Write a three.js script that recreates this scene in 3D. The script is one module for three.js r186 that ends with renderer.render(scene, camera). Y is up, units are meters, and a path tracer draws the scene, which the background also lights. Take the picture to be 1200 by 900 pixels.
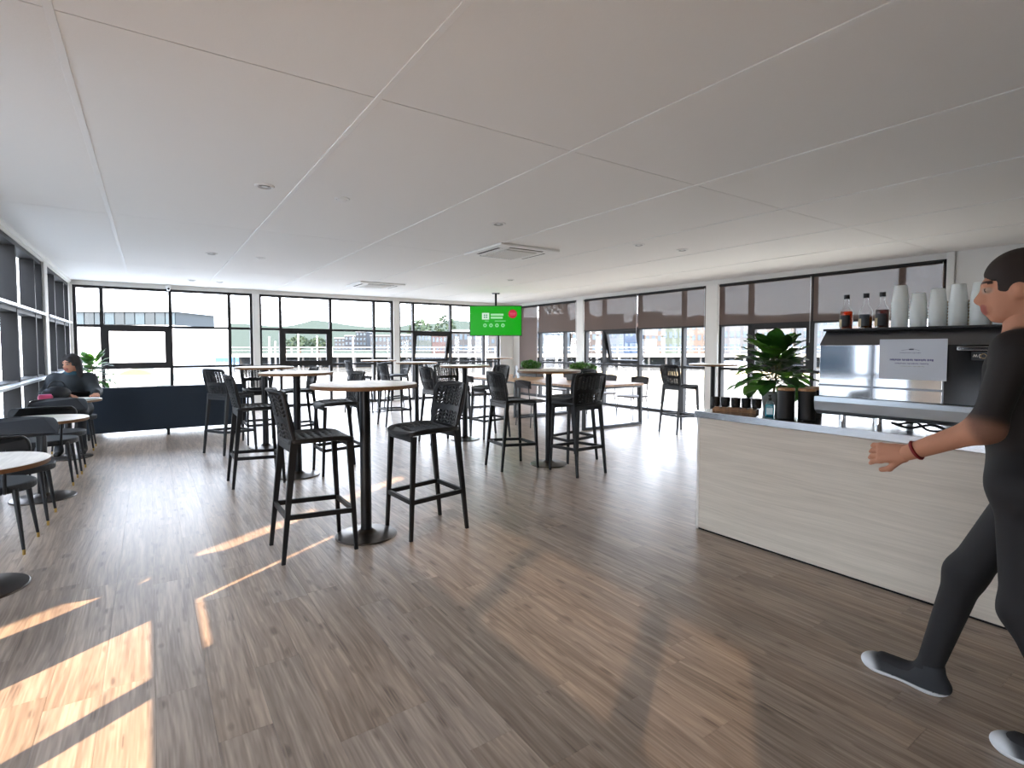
import * as THREE from 'three';
import { mergeGeometries } from 'three/addons/utils/BufferGeometryUtils.js';
import { RoundedBoxGeometry } from 'three/addons/geometries/RoundedBoxGeometry.js';
import { MarchingCubes } from 'three/addons/objects/MarchingCubes.js';
import { RectAreaLightUniformsLib } from 'three/addons/lights/RectAreaLightUniformsLib.js';

// ---------------------------------------------------------------- camera, sky, sun, exposure
const scene = new THREE.Scene();
const FOCAL = 622, YAW = 34.3 * Math.PI / 180, PITCH = 2.5 * Math.PI / 180, EYE = 1.38;
const camera = new THREE.PerspectiveCamera(2 * Math.atan(450 / FOCAL) * 180 / Math.PI, 4 / 3, 0.05, 900);
camera.position.set(0, EYE, 0);
camera.rotation.order = 'YXZ';
camera.rotation.set(-PITCH, -YAW, 0);
camera.setViewOffset(1200, 900, 0, 15, 1200, 900);            // a little lens shift: horizon at row 408
camera.updateProjectionMatrix();
scene.add(camera);

const renderer = new THREE.WebGLRenderer({ antialias: true });
renderer.toneMapping = THREE.LinearToneMapping;
renderer.toneMappingExposure = 2.75;
renderer.shadowMap.enabled = true;
RectAreaLightUniformsLib.init();

function hazySky() {                                            // bright hazy daylight: whitish at the horizon, bluer overhead
  const W = 64, H = 64, d = new Float32Array(W * H * 4);
  for (let r = 0; r < H; r++) {
    const y = Math.sin(((r + 0.5) / H - 0.5) * Math.PI), t = Math.pow(Math.max(0, y), 0.6);
    for (let c = 0; c < W; c++) {
      const k = (r * W + c) * 4;
      d[k] = 5.2 * (1 - t) + 2.2 * t; d[k + 1] = 5.4 * (1 - t) + 2.9 * t; d[k + 2] = 5.65 * (1 - t) + 4.2 * t; d[k + 3] = 1;
    }
  }
  const t = new THREE.DataTexture(d, W, H, THREE.RGBAFormat, THREE.FloatType);
  t.mapping = THREE.EquirectangularReflectionMapping; t.magFilter = THREE.LinearFilter; t.minFilter = THREE.LinearFilter; t.needsUpdate = true;
  return t;
}
scene.background = hazySky();

const sun = new THREE.DirectionalLight(0xffdcb8, 7);
sun.position.set(-30, 21.3, 19.5); sun.target.position.set(0, 0, -6);
sun.position.add(sun.target.position);
sun.castShadow = true; sun.shadow.radius = 1;
Object.assign(sun.shadow.camera, { left: -25, right: 25, top: 20, bottom: -20, near: 1, far: 90 });
sun.shadow.mapSize.set(4096, 4096);
sun.name = 'sun';
scene.add(sun, sun.target);

// ---------------------------------------------------------------- helpers
let seed = 7;
const rnd = () => { seed = (seed * 1664525 + 1013904223) >>> 0; return seed / 4294967296; };
const rr = (a, b) => a + (b - a) * rnd();
const V = (x, y, z) => new THREE.Vector3(x, y, z);
const used = {};
function numbered(n) { if (used[n] === undefined) { used[n] = 0; return n; } used[n]++; return n + '_' + String(used[n]).padStart(3, '0'); }
function info(o, label, category, group, kind) {
  if (label) o.userData.label = label;
  if (category) o.userData.category = category;
  if (group) o.userData.group = group;
  if (kind) o.userData.kind = kind;
  return o;
}
function thing(name, label, category, [x, y, z] = [0, 0, 0], turn = 0, group) {
  const o = new THREE.Group(); o.name = numbered(name); o.position.set(x, y, z); o.rotation.y = turn; scene.add(o);
  return info(o, label, category, group);
}
function structure(name, label, category) {
  const o = new THREE.Group(); o.name = numbered(name); scene.add(o);
  return info(o, label, category, null, 'structure');
}
function clean(g) {                                             // same attributes on every piece, so that they merge
  let h = g.index ? g.toNonIndexed() : g;
  for (const k of Object.keys(h.attributes)) if (!['position', 'normal', 'uv', 'color'].includes(k)) h.deleteAttribute(k);
  return h;
}
function part(name, geos, mat, parent, label) {
  const list = [].concat(geos), g = list.length > 1 ? mergeGeometries(list.map(clean)) : list[0];
  const m = new THREE.Mesh(g, mat); m.name = name; m.castShadow = m.receiveShadow = true;
  if (label) m.userData.label = label;
  parent.add(m);
  return m;
}
function single(name, geos, mat, label, category, group) {
  const m = part(numbered(name), geos, mat, scene); return info(m, label, category, group);
}
function boxUV(g) {                                             // uv in metres by the face's main axis
  const p = g.attributes.position, n = g.attributes.normal, uv = new Float32Array(p.count * 2);
  for (let i = 0; i < p.count; i++) {
    const ax = Math.abs(n.getX(i)), ay = Math.abs(n.getY(i)), az = Math.abs(n.getZ(i));
    if (ay >= ax && ay >= az) { uv[2 * i] = p.getX(i); uv[2 * i + 1] = p.getZ(i); }
    else if (ax >= az) { uv[2 * i] = p.getZ(i); uv[2 * i + 1] = p.getY(i); }
    else { uv[2 * i] = p.getX(i); uv[2 * i + 1] = p.getY(i); }
  }
  g.setAttribute('uv', new THREE.BufferAttribute(uv, 2)); return g;
}
// box from corner to corner
function B(x0, y0, z0, x1, y1, z1) {
  const g = new THREE.BoxGeometry(Math.abs(x1 - x0), Math.abs(y1 - y0), Math.abs(z1 - z0));
  g.translate((x0 + x1) / 2, (y0 + y1) / 2, (z0 + z1) / 2); return boxUV(g);
}
function RB(x0, y0, z0, x1, y1, z1, r = 0.005, s = 2) {
  const g = new RoundedBoxGeometry(Math.abs(x1 - x0), Math.abs(y1 - y0), Math.abs(z1 - z0), s, r);
  g.translate((x0 + x1) / 2, (y0 + y1) / 2, (z0 + z1) / 2); return boxUV(g.index ? g.toNonIndexed() : g);
}
function cyl(r0, r1, y0, y1, x = 0, z = 0, seg = 24) {          // r0 at the bottom
  const g = new THREE.CylinderGeometry(r1, r0, y1 - y0, seg); g.translate(x, (y0 + y1) / 2, z); return g;
}
function lathe(pts, seg = 32, x = 0, y = 0, z = 0) { const g = new THREE.LatheGeometry(pts.map(([a, b]) => new THREE.Vector2(a, b)), seg); g.translate(x, y, z); return g; }
function bar(a, b, w0, d0, w1 = w0, d1 = d0, up = V(0, 0, 1)) {  // tapered square bar from a to b
  const dir = b.clone().sub(a), L = dir.length(); dir.normalize();
  const g = new THREE.BoxGeometry(1, L, 1), p = g.attributes.position;
  for (let i = 0; i < p.count; i++) { const t = p.getY(i) > 0; p.setX(i, Math.sign(p.getX(i)) * (t ? w1 : w0) / 2); p.setZ(i, Math.sign(p.getZ(i)) * (t ? d1 : d0) / 2); }
  g.computeVertexNormals();
  const x = new THREE.Vector3().crossVectors(dir, up).normalize(), z = new THREE.Vector3().crossVectors(x, dir);
  g.applyMatrix4(new THREE.Matrix4().makeBasis(x, dir, z).setPosition(a.clone().add(b).multiplyScalar(0.5)));
  return g;
}
function tube(pts, r, seg = 24, rad = 8) { return new THREE.TubeGeometry(new THREE.CatmullRomCurve3(pts.map((p) => V(...p))), seg, r, rad, false); }

// ---------------------------------------------------------------- textures
function hash(x, y) { let h = (x * 374761393 + y * 668265263) | 0; h = Math.imul(h ^ (h >>> 13), 1274126177); return ((h ^ (h >>> 16)) >>> 0) / 4294967296; }
function vnoise(x, y, px, py) {                                 // value noise that repeats every px, py cells
  const ix = Math.floor(x), iy = Math.floor(y), fx = x - ix, fy = y - iy, s = fx * fx * (3 - 2 * fx), t = fy * fy * (3 - 2 * fy);
  const m = (a, n) => ((a % n) + n) % n, h = (a, b) => hash(m(a, px), m(b, py));
  return (h(ix, iy) * (1 - s) + h(ix + 1, iy) * s) * (1 - t) + (h(ix, iy + 1) * (1 - s) + h(ix + 1, iy + 1) * s) * t;
}
function texture(W, H, fn, srgb = true) {
  const d = new Uint8Array(W * H * 4);
  for (let y = 0; y < H; y++) for (let x = 0; x < W; x++) {
    const c = fn(x / W, y / H), k = (y * W + x) * 4;
    d[k] = c[0]; d[k + 1] = c[1]; d[k + 2] = c[2]; d[k + 3] = 255;
  }
  const t = new THREE.DataTexture(d, W, H); t.wrapS = t.wrapT = THREE.RepeatWrapping; t.magFilter = THREE.LinearFilter; t.minFilter = THREE.LinearMipmapLinearFilter; t.generateMipmaps = true;
  if (srgb) t.colorSpace = THREE.SRGBColorSpace;
  t.needsUpdate = true; return t;
}
const mix = (a, b, t) => a + (b - a) * t, clamp = THREE.MathUtils.clamp;
// grain along v: one tile is 1.4 m wide and 2.4 m long
function grain(u, v, fine = 90) {
  const w = vnoise(u * 7, v * 5, 7, 5) * 0.9;
  const a = vnoise(u * fine + w * 3, v * 6, fine, 6), b = vnoise(u * fine * 2.5 + w * 5, v * 14, Math.round(fine * 2.5), 14), c = vnoise(u * 22 + w * 4, v * 4, 22, 4), d = vnoise(u * 40, v * 22, 40, 22), e = vnoise(u * 300, v * 40, 300, 40);
  return { a, b, c, d, e };
}
const plankTex = texture(1024, 1024, (u, v) => {
  const { a, b, c, d, e } = grain(u, v);
  let t = 0.36 * a + 0.34 * b + 0.12 * c + 0.18 * e;
  t = clamp((t - 0.5) * 1.7 + 0.5, 0, 1);
  let r = mix(142, 200, t), g = mix(127, 184, t), bl = mix(114, 168, t);
  const scuff = clamp((d - 0.72) * 5, 0, 1) * clamp((b - 0.4) * 3, 0, 1);  // dark saw marks of the printed timber
  r = mix(r, 96, scuff * 0.6); g = mix(g, 84, scuff * 0.6); bl = mix(bl, 76, scuff * 0.6);
  return [r, g, bl];
});
const plankBump = texture(512, 512, (u, v) => { const { a, b, e } = grain(u, v); const t = 255 * clamp(0.3 * a + 0.4 * b + 0.3 * e, 0, 1); return [t, t, t]; }, false);
const paleWoodTex = texture(1024, 512, (u, v) => {              // whitewashed laminate, grain along u
  const { a, b, c, e } = grain(v, u, 60);
  const t = clamp((0.35 * a + 0.3 * b + 0.15 * c + 0.2 * e - 0.5) * 1.6 + 0.5, 0, 1);
  return [mix(206, 226, t), mix(197, 217, t), mix(183, 203, t)];
});
const topWoodTex = texture(512, 512, (u, v) => {
  const { a, b, c, e } = grain(u, v, 40);
  const t = clamp((0.4 * a + 0.3 * b + 0.2 * c + 0.1 * e - 0.5) * 1.8 + 0.5, 0, 1);
  return [mix(212, 240, t), mix(202, 232, t), mix(188, 218, t)];
});
const oakTex = texture(512, 512, (u, v) => {
  const { a, b, c, e } = grain(u, v, 40);
  const t = clamp((0.4 * a + 0.3 * b + 0.2 * c + 0.1 * e - 0.5) * 1.9 + 0.5, 0, 1);
  return [mix(140, 196, t), mix(98, 150, t), mix(62, 104, t)];
});
const fineBump = texture(256, 256, (u, v) => { const t = 255 * (0.6 * vnoise(u * 90, v * 90, 90, 90) + 0.4 * vnoise(u * 30, v * 30, 30, 30)); return [t, t, t]; }, false);
const waterBump = texture(512, 512, (u, v) => { const t = 255 * (0.5 * vnoise(u * 24, v * 60, 24, 60) + 0.35 * vnoise(u * 60, v * 120, 60, 120) + 0.15 * vnoise(u * 150, v * 200, 150, 200)); return [t, t, t]; }, false);
function rep(t, x, y) { const c = t.clone(); c.repeat.set(x, y); c.needsUpdate = true; return c; }

// ---------------------------------------------------------------- materials
const std = (color, roughness = 0.6, o = {}) => new THREE.MeshStandardMaterial({ color, roughness, ...o });
const phys = (color, roughness = 0.6, o = {}) => new THREE.MeshPhysicalMaterial({ color, roughness, ...o });
const M = {
  ceiling: std(0xf3f1ed, 0.85, { bumpMap: rep(fineBump, 2, 2), bumpScale: 0.0006 }),
  batten: std(0xf2f1ee, 0.6),
  gap: std(0x6e6a66, 0.9),
  white: std(0xe8e6e0, 0.6),
  frame: std(0x161312, 0.6),
  aluminium: std(0xc9ced2, 0.35, { metalness: 0.6 }),
  glass: phys(0xffffff, 0.0, { transmission: 1, thickness: 0, ior: 1.5 }),
  black: std(0x08080a, 0.55),
  blackMetal: std(0x0f0f10, 0.42, { metalness: 0.3 }),
  blackSoft: std(0x0b0c0f, 0.6),
  bronze: std(0x4a423c, 0.3, { metalness: 0.85 }),
  steel: std(0xc4c6c8, 0.22, { metalness: 1 }),
  darkSteel: std(0x7d7f82, 0.25, { metalness: 1 }),
  chrome: std(0xe8e9ea, 0.06, { metalness: 1 }),
  brass: std(0xb99a5a, 0.3, { metalness: 1 }),
  top: std(0xffffff, 0.38, { map: rep(topWoodTex, 1, 0.6) }),
  ply: std(0x7d5836, 0.55),
  oak: std(0xffffff, 0.42, { map: oakTex }),
  counter: std(0xffffff, 0.5, { map: rep(paleWoodTex, 0.4, 1.6) }),
  navy: std(0x14212d, 0.7, { bumpMap: rep(fineBump, 3, 3), bumpScale: 0.0008 }),
  blind: std(0x6d5d55, 0.9, { transparent: true, opacity: 0.87, side: THREE.DoubleSide }),
  darkBlind: std(0x1a1d22, 0.9, { side: THREE.DoubleSide }),
  leaf: phys(0x2d5a1e, 0.42, { transmission: 0.25, thickness: 0, side: THREE.DoubleSide }),
  leafLight: phys(0x4c8128, 0.42, { transmission: 0.3, thickness: 0, side: THREE.DoubleSide }),
  stem: std(0x5b5a30, 0.7),
  soil: std(0x2a2019, 0.95),
  concrete: std(0xd8d4cc, 0.85, { bumpMap: rep(fineBump, 0.5, 0.5), bumpScale: 0.002 }),
  skin: std(0xc08a6c, 0.55),
  hair: std(0x1d1512, 0.5),
  paper: std(0xd7dde4, 0.7),
  cup: std(0xe9efec, 0.65),
};
const plankTones = [0xf4f2f0, 0xece9e6, 0xf2eee9, 0xe6e2dd, 0xeee7df].map((c) => std(c, 0.33, { map: plankTex, bumpMap: plankBump, bumpScale: 0.0004 }));

// ---------------------------------------------------------------- room shell
const XL = -1.24, XR = 9.05, ZF = -13.2, ZN = 5.0, CEIL = 2.69, HEAD = 2.6;
{ // floor of vinyl planks laid along z; the 300 that show largest are separate pieces
  const floor = structure('floor', 'grey-brown timber-look vinyl plank floor', 'floor');
  part('underlay', B(XL - 0.1, -0.16, ZF - 0.1, XR + 0.1, -0.006, ZN + 0.1), std(0x5a5048, 0.9), floor);
  const PW = 0.178, PL = 1.22, gapW = 0.0009;
  const variants = [];
  for (let k = 0; k < 28; k++) {
    const g = new THREE.BoxGeometry(PW - gapW, 0.006, PL - gapW); g.translate(0, -0.003, 0);
    const p = g.attributes.position, uv = g.attributes.uv, ou = rnd(), ov = rnd(), flip = rnd() < 0.5 ? -1 : 1;
    for (let i = 0; i < p.count; i++) uv.setXY(i, ou + p.getX(i) * flip / 1.4, ov + p.getZ(i) / 2.4);
    variants.push(g);
  }
  const spots = [];
  for (let i = 0, x = XL - 0.02; x < XR; i++, x += PW) {
    let z = ZF - rr(0, PL);
    for (; z < ZN; z += PL) {
      const z0 = Math.max(z, ZF), z1 = Math.min(z + PL, ZN); if (z1 - z0 < 0.02) continue;
      const cx = Math.min(x + PW / 2, XR), cz = (z0 + z1) / 2, s = (z1 - z0) / PL;
      const fwd = cx * Math.sin(YAW) - cz * Math.cos(YAW), side = cx * Math.cos(YAW) + cz * Math.sin(YAW);
      const seen = fwd > 0.9 && Math.abs(side) < fwd * 1.02 + 0.3 && !(cx > 3.5 && cz > -2.4);
      spots.push({ cx, cz, s, rank: seen ? fwd * fwd * fwd : 1e9 });
    }
  }
  spots.sort((a, b) => a.rank - b.rank);
  const rest = plankTones.map(() => []);
  spots.forEach((q, i) => {
    const g = variants[Math.floor(rnd() * variants.length)], tone = Math.floor(rnd() * plankTones.length);
    if (i < 300) {
      const m = part('plank' + (i ? '_' + String(i).padStart(3, '0') : ''), g, plankTones[tone], floor); m.position.set(q.cx, 0, q.cz); m.scale.z = q.s;
    } else { const c = g.clone(); c.scale(1, 1, q.s); c.translate(q.cx, 0, q.cz); rest[tone].push(c); }
  });
  rest.forEach((l, i) => { const m = part('far_planks' + (i ? '_00' + i : ''), l, plankTones[i], floor); m.userData.kind = 'stuff'; });
}
{ // ceiling boards with cover battens
  const c = structure('ceiling', 'white ceiling of large flat boards with cover strips', 'ceiling');
  const xs = [XL - 0.1, -0.29, 1.025, 2.36, 3.67, 4.97, 6.29, 7.61, XR + 0.1], zs = [ZF - 0.1, -10.31, -6.53, -2.75, 1.03, 4.81, ZN + 0.1];
  part('backing', B(XL - 0.12, CEIL + 0.012, ZF - 0.12, XR + 0.12, CEIL + 0.2, ZN + 0.12), M.gap, c);
  let n = 0;
  for (let i = 0; i < xs.length - 1; i++) for (let j = 0; j < zs.length - 1; j++)
    part('ceiling_board' + (n++ ? '_' + String(n - 1).padStart(3, '0') : ''), B(xs[i], CEIL, zs[j] + (j ? 0.003 : 0), xs[i + 1], CEIL + 0.014, zs[j + 1] - 0.003), M.ceiling, c);
  xs.slice(1, -1).forEach((x, i) => part('cover_batten' + (i ? '_00' + i : ''), RB(x - 0.017, CEIL - 0.006, ZF, x + 0.017, CEIL + 0.002, ZN, 0.002, 1), M.batten, c));
}
// window bay along a wall. P(u, y, w): u along the wall, w outwards from the room
function bay(n, label, P, u0, u1, mull, sash, o = {}) {
  const g = structure('window_' + n, label, 'window');
  const rails = o.rails ?? [0.985, 1.815], mat = o.mat ?? M.frame, D = o.deep ?? 0.1, F = 0.05, GW = D - 0.05;
  const bx = (a, y0, w0, b, y1, w1) => { const p = P(a, y0, w0), q = P(b, y1, w1); return B(p.x, p.y, p.z, q.x, q.y, q.z); };
  const add = (name, ...b) => part(name, bx(...b), mat, g);
  add('frame_head', u0, HEAD - F, 0, u1, HEAD, D); add('frame_foot', u0, 0, 0, u1, 0.06, D);
  add('frame_jamb', u0, 0.06, 0, u0 + F, HEAD - F, D); add('frame_jamb', u1 - F, 0.06, 0, u1, HEAD - F, D);
  const us = [u0 + F, ...mull, u1 - F];
  mull.forEach((m) => add('mullion', m - 0.03, 0.06, 0.0, m + 0.03, HEAD - F, D));
  for (let i = 0; i < us.length - 1; i++) {
    const a = us[i] + (i ? 0.03 : 0), b = us[i + 1] - (i < us.length - 2 ? 0.03 : 0);
    const ys = [0.06, ...rails, HEAD - F];
    rails.forEach((y) => add('transom', a, y - 0.025, 0.006, b, y + 0.025, D - 0.006));
    for (let j = 0; j < ys.length - 1; j++) {
      const y0 = ys[j] + (j ? 0.025 : 0), y1 = ys[j + 1] - (j < ys.length - 2 ? 0.025 : 0), w = GW;
      if (sash && sash.pane === i && j === 1) {                 // awning sash, hung at the top
        const s = new THREE.Group(); s.name = 'sash'; g.add(s);
        const h = P((a + b) / 2, y1, 0.045); s.position.copy(h);
        const along = P(b, 0, 0).sub(P(a, 0, 0)), out = P(0, 0, 1).sub(P(0, 0, 0)), L = along.length(), S = 0.075, Hh = y1 - y0;
        const q = (x0, yy0, x1, yy1, t0, t1) => {               // x along, y down from hinge, t outwards
          const e = along.clone().normalize(), p = e.clone().multiplyScalar(x0).addScaledVector(out, t0).add(V(0, -yy0, 0)), r = e.clone().multiplyScalar(x1).addScaledVector(out, t1).add(V(0, -yy1, 0));
          return B(p.x, p.y, p.z, r.x, r.y, r.z);
        };
        part('sash_frame', [q(-L / 2, 0, L / 2, S, -0.04, 0.03), q(-L / 2, Hh - S, L / 2, Hh, -0.04, 0.03), q(-L / 2, S, -L / 2 + S, Hh - S, -0.04, 0.03), q(L / 2 - S, S, L / 2, Hh - S, -0.04, 0.03)], mat, s);
        part('pane', q(-L / 2 + S, S, L / 2 - S, Hh - S, -0.001, 0.001), M.glass, s);
        const axis = along.clone().normalize(), sgn = axis.clone().cross(V(0, -1, 0)).dot(out) > 0 ? 1 : -1;
        s.setRotationFromAxisAngle(axis, sgn * (sash.open ?? 0));
      } else {
        const p = P(a, y0, w), q = P(b, y1, w), pane = (Math.abs(q.x - p.x) > Math.abs(q.z - p.z)) ? new THREE.PlaneGeometry(Math.abs(q.x - p.x), y1 - y0) : new THREE.PlaneGeometry(Math.abs(q.z - p.z), y1 - y0).rotateY(Math.PI / 2);
        pane.translate((p.x + q.x) / 2, (y0 + y1) / 2, (p.z + q.z) / 2);
        part('pane', pane, M.glass, g);
      }
    }
  }
  return g;
}
const onA = (u, y, w) => V(u, y, ZF - w), onB = (u, y, w) => V(XR + w, y, u), onL = (u, y, w) => V(XL - w, y, u);
bay(1, 'dark framed window bay with an awning sash beside the left wall corner', onA, -1.2, 1.93, [-0.765, 0.375, 1.47], { pane: 1, open: 0 });
bay(2, 'dark framed window bay with an awning sash between two white columns', onA, 2.07, 5.25, [2.52, 3.66, 4.75], { pane: 1, open: 0 });
bay(3, 'dark framed window bay with an open awning sash behind the television', onA, 5.41, 8.55, [5.83, 6.95, 8.03], { pane: 1, open: 0.2 });
bay(4, 'dark framed window bay at the far end of the blind-covered wall', onB, -12.85, -10.28, [-11.92, -10.83], null);
bay(5, 'dark framed window bay with an open awning sash and two mesh blinds', onB, -10.02, -6.47, [-9.37, -8.24, -7.05], { pane: 1, open: 0.22 });
bay(6, 'dark framed window bay behind the coffee counter', onB, -6.2, -2.69, [-5.58, -4.46, -3.23], { pane: 1, open: 0 });
bay(7, 'left window bay beside the far corner', onL, -13.0, -10.3, [-12.35, -11.25], null, { deep: 0.15 });
bay(8, 'left window bay beside the small round tables', onL, -10.02, -6.52, [-9.45, -8.25, -7.1], null, { deep: 0.15 });
bay(9, 'left window bay between the sunlit floor and the low chairs', onL, -6.25, -2.85, [-5.65, -4.5, -3.35], null, { deep: 0.15 });
bay(10, 'left window bay that throws the sun patches', onL, -2.47, 1.06, [-1.72, -0.62, 0.45], null, { deep: 0.15 });
{ // white columns and the strips over the window heads
  const wallA = structure('wall_far', 'white columns and head strip of the far window wall', 'wall');
  part('head_strip', B(XL - 0.12, HEAD, ZF - 0.12, XR + 0.12, CEIL + 0.01, ZF + 0.004), M.white, wallA);
  for (const [a, b] of [[-1.26, -1.2], [1.93, 2.07], [5.25, 5.41]]) part('column', RB(a, 0, ZF - 0.11, b, HEAD, ZF + 0.06, 0.006, 1), M.white, wallA);
  part('column', RB(8.55, 0, ZF - 0.11, 8.72, HEAD, ZF + 0.06, 0.006, 1), M.white, wallA);
  part('corner_panel', B(8.72, 0, ZF - 0.11, XR + 0.12, HEAD, ZF), M.white, wallA);
  const wallB = structure('wall_right', 'white columns, head strip and solid end of the right wall', 'wall');
  part('head_strip', B(XR - 0.004, HEAD, ZF, XR + 0.12, CEIL + 0.01, -2.69), M.white, wallB);
  for (const [a, b] of [[-10.28, -10.02], [-6.47, -6.2]]) part('column', RB(XR - 0.06, 0, a, XR + 0.11, HEAD, b, 0.006, 1), M.white, wallB);
  part('corner_panel', B(XR, 0, ZF, XR + 0.11, HEAD, -12.85), M.white, wallB);
  part('plain_wall', B(XR, 0, -2.61, XR + 0.12, CEIL + 0.01, ZN), M.white, wallB);
  part('wall_end_trim', RB(XR - 0.03, 0, -2.69, XR + 0.1, CEIL, -2.6, 0.005, 1), M.white, wallB);
  const wallL = structure('wall_left', 'white columns and head strip of the left window wall', 'wall');
  part('head_strip', B(XL - 0.12, HEAD, ZF, XL + 0.012, CEIL + 0.01, ZN), M.white, wallL);
  part('cornice', RB(XL - 0.02, CEIL - 0.05, ZF, XL + 0.03, CEIL + 0.005, ZN, 0.006, 1), M.batten, wallL);
  for (const [a, b] of [[-10.3, -10.02], [-6.52, -6.25], [-2.85, -2.47], [1.06, 5.0]]) part('column', RB(XL - 0.11, 0, a, XL + 0.03, HEAD, b, 0.006, 1), M.white, wallL);
  part('corner_panel', B(XL - 0.11, 0, ZF, XL, HEAD, -13.0), M.white, wallL);
  for (const [y, d, z0, z1] of [[1.84, 0.045, -13, -10.3], [1.84, 0.045, -10.02, -6.52], [0.955, 0.07, -13, -10.3], [0.955, 0.07, -10.02, -6.52], [0.955, 0.07, -6.25, -2.85]]) part('sill_rail', RB(XL - 0.01, y, z0, XL + d, y + 0.035, z1, 0.004, 1), M.aluminium, wallL, 'pale metal rail');
  const wallN = structure('wall_near', 'plain white wall with a head strip behind the counter side', 'wall');
  part('head_strip', B(XL - 0.12, HEAD, ZN, XR + 0.12, CEIL + 0.01, ZN + 0.12), M.white, wallN);
  part('plain_wall', B(XL - 0.12, 0, ZN, XR + 0.12, HEAD, ZN + 0.12), M.white, wallN);
  const roof = structure('roof_deck', 'flat roof above the ceiling', 'roof');
  part('roof_sheet', B(XL - 0.2, CEIL + 0.2, ZF - 0.2, XR + 0.2, CEIL + 0.3, ZN + 0.2), M.gap, roof);
}
// blinds: mesh on the right wall, dark ones on the left wall
function blind(P, u0, u1, y0, mat, label, group, y1 = HEAD - 0.01, w = -0.03) {
  const t = thing('roller_blind', label, 'blind', [0, 0, 0], 0, group);
  const p = P(u0, y0, w), q = P(u1, y1 - 0.04, w - 0.002);
  part('fabric', B(p.x, p.y, p.z, q.x, q.y, q.z), mat, t);
  const a = P(u0, y0 - 0.022, w + 0.008), b = P(u1, y0, w - 0.01); part('bottom_bar', B(a.x, a.y, a.z, b.x, b.y, b.z), M.frame, t);
  const c = P((u0 + u1) / 2, y1 - 0.025, w - 0.002), rl = new THREE.CylinderGeometry(0.022, 0.022, Math.abs(u1 - u0), 14);
  if (Math.abs(p.x - q.x) > Math.abs(p.z - q.z)) rl.rotateZ(Math.PI / 2); else rl.rotateX(Math.PI / 2);
  rl.translate(c.x, c.y, c.z); part('roller_tube', rl, M.frame, t);
  const ch = P(u1 - 0.012, 0, w - 0.02); part('pull_chain', cyl(0.003, 0.003, y0 - 0.35, y1 - 0.03, ch.x, ch.z, 6), M.batten, t);
  return t;
}
blind(onB, -11.9, -10.3, 1.82, M.blind, 'brown mesh blind half drawn beside the planter table corner', 'mesh blinds');
blind(onB, -12.83, -11.94, 0.08, M.blind, 'brown mesh blind drawn down to the floor near the television', 'mesh blinds');
blind(onB, -10.0, -8.25, 1.82, M.blind, 'brown mesh blind half drawn above the open awning sash', 'mesh blinds');
blind(onB, -8.22, -6.49, 1.82, M.blind, 'brown mesh blind half drawn left of the white column by the counter', 'mesh blinds');
blind(onB, -6.18, -4.47, 1.82, M.blind, 'brown mesh blind half drawn above the leafy counter plant', 'mesh blinds');
blind(onB, -4.44, -2.71, 1.82, M.blind, 'brown mesh blind half drawn behind the whisky bottles', 'mesh blinds');
const leftUpper = std(0x8a6f55, 0.9, { transparent: true, opacity: 0.72, side: THREE.DoubleSide });
blind(onL, -2.41, 1.0, 1.86, leftUpper, 'tan mesh blind over the top panes of the sunny left bay', null, HEAD - 0.06, 0.05);
for (const [a, b, y, w] of [[-2.355, -1.76, 1.09, 'stopping short beside the white column'], [-1.685, -0.66, 1.035, 'second from the white column'], [-0.585, 0.41, 1.035, 'third from the white column'], [0.49, 1.0, 1.035, 'beside the solid wall']])
  blind(onL, a, b, y, M.darkBlind, 'short dark blind in the sunny left bay, ' + w, 'short dark blinds', 1.78, 0.05);

// ---------------------------------------------------------------- outside: harbour
const FH = V(Math.sin(YAW), 0, -Math.cos(YAW)), RH = V(Math.cos(YAW), 0, Math.sin(YAW));
const far = (s, d, y = 0) => FH.clone().multiplyScalar(d).addScaledVector(RH, s).setY(y);   // s metres to the right at d metres ahead
const WATER = -1.5;
{
  const wm = phys(0x8f8b80, 0.06, { bumpMap: rep(waterBump, 60, 60), bumpScale: 0.012 });
  const g = new THREE.PlaneGeometry(900, 900); g.rotateX(-Math.PI / 2); g.translate(0, WATER, 0);
  const w = single('harbour_water', g, wm, 'calm green-grey harbour water around the building', 'water'); w.userData.kind = 'stuff';
}
function outThing(name, label, category, s, d, y, group) { const p = far(s, d, y); return thing(name, label, category, [p.x, p.y, p.z], -YAW, group); }
{ // the pale pontoon beyond the far windows and the piles that carry this building
  const p = structure('pontoon_deck', 'pale concrete pontoon outside the far windows', 'pontoon');
  part('deck_slab', B(-14, -0.55, -21, 4.6, -0.25, ZF - 0.3), M.concrete, p);
  part('fender', B(-14, -0.75, -21.1, 4.7, -0.5, -20.95), std(0x3a3a3a, 0.8), p);
  part('boardwalk', B(XR + 0.28, -0.4, ZF - 0.3, XR + 3.2, -0.25, ZN), std(0xd6c4a6, 0.8), p);
  const b = structure('building_base', 'concrete base slab carrying the room over the water', 'slab');
  part('slab', B(XL - 0.25, -0.6, ZF - 0.3, XR + 0.25, -0.16, ZN + 0.3), M.concrete, b);
}
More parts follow.
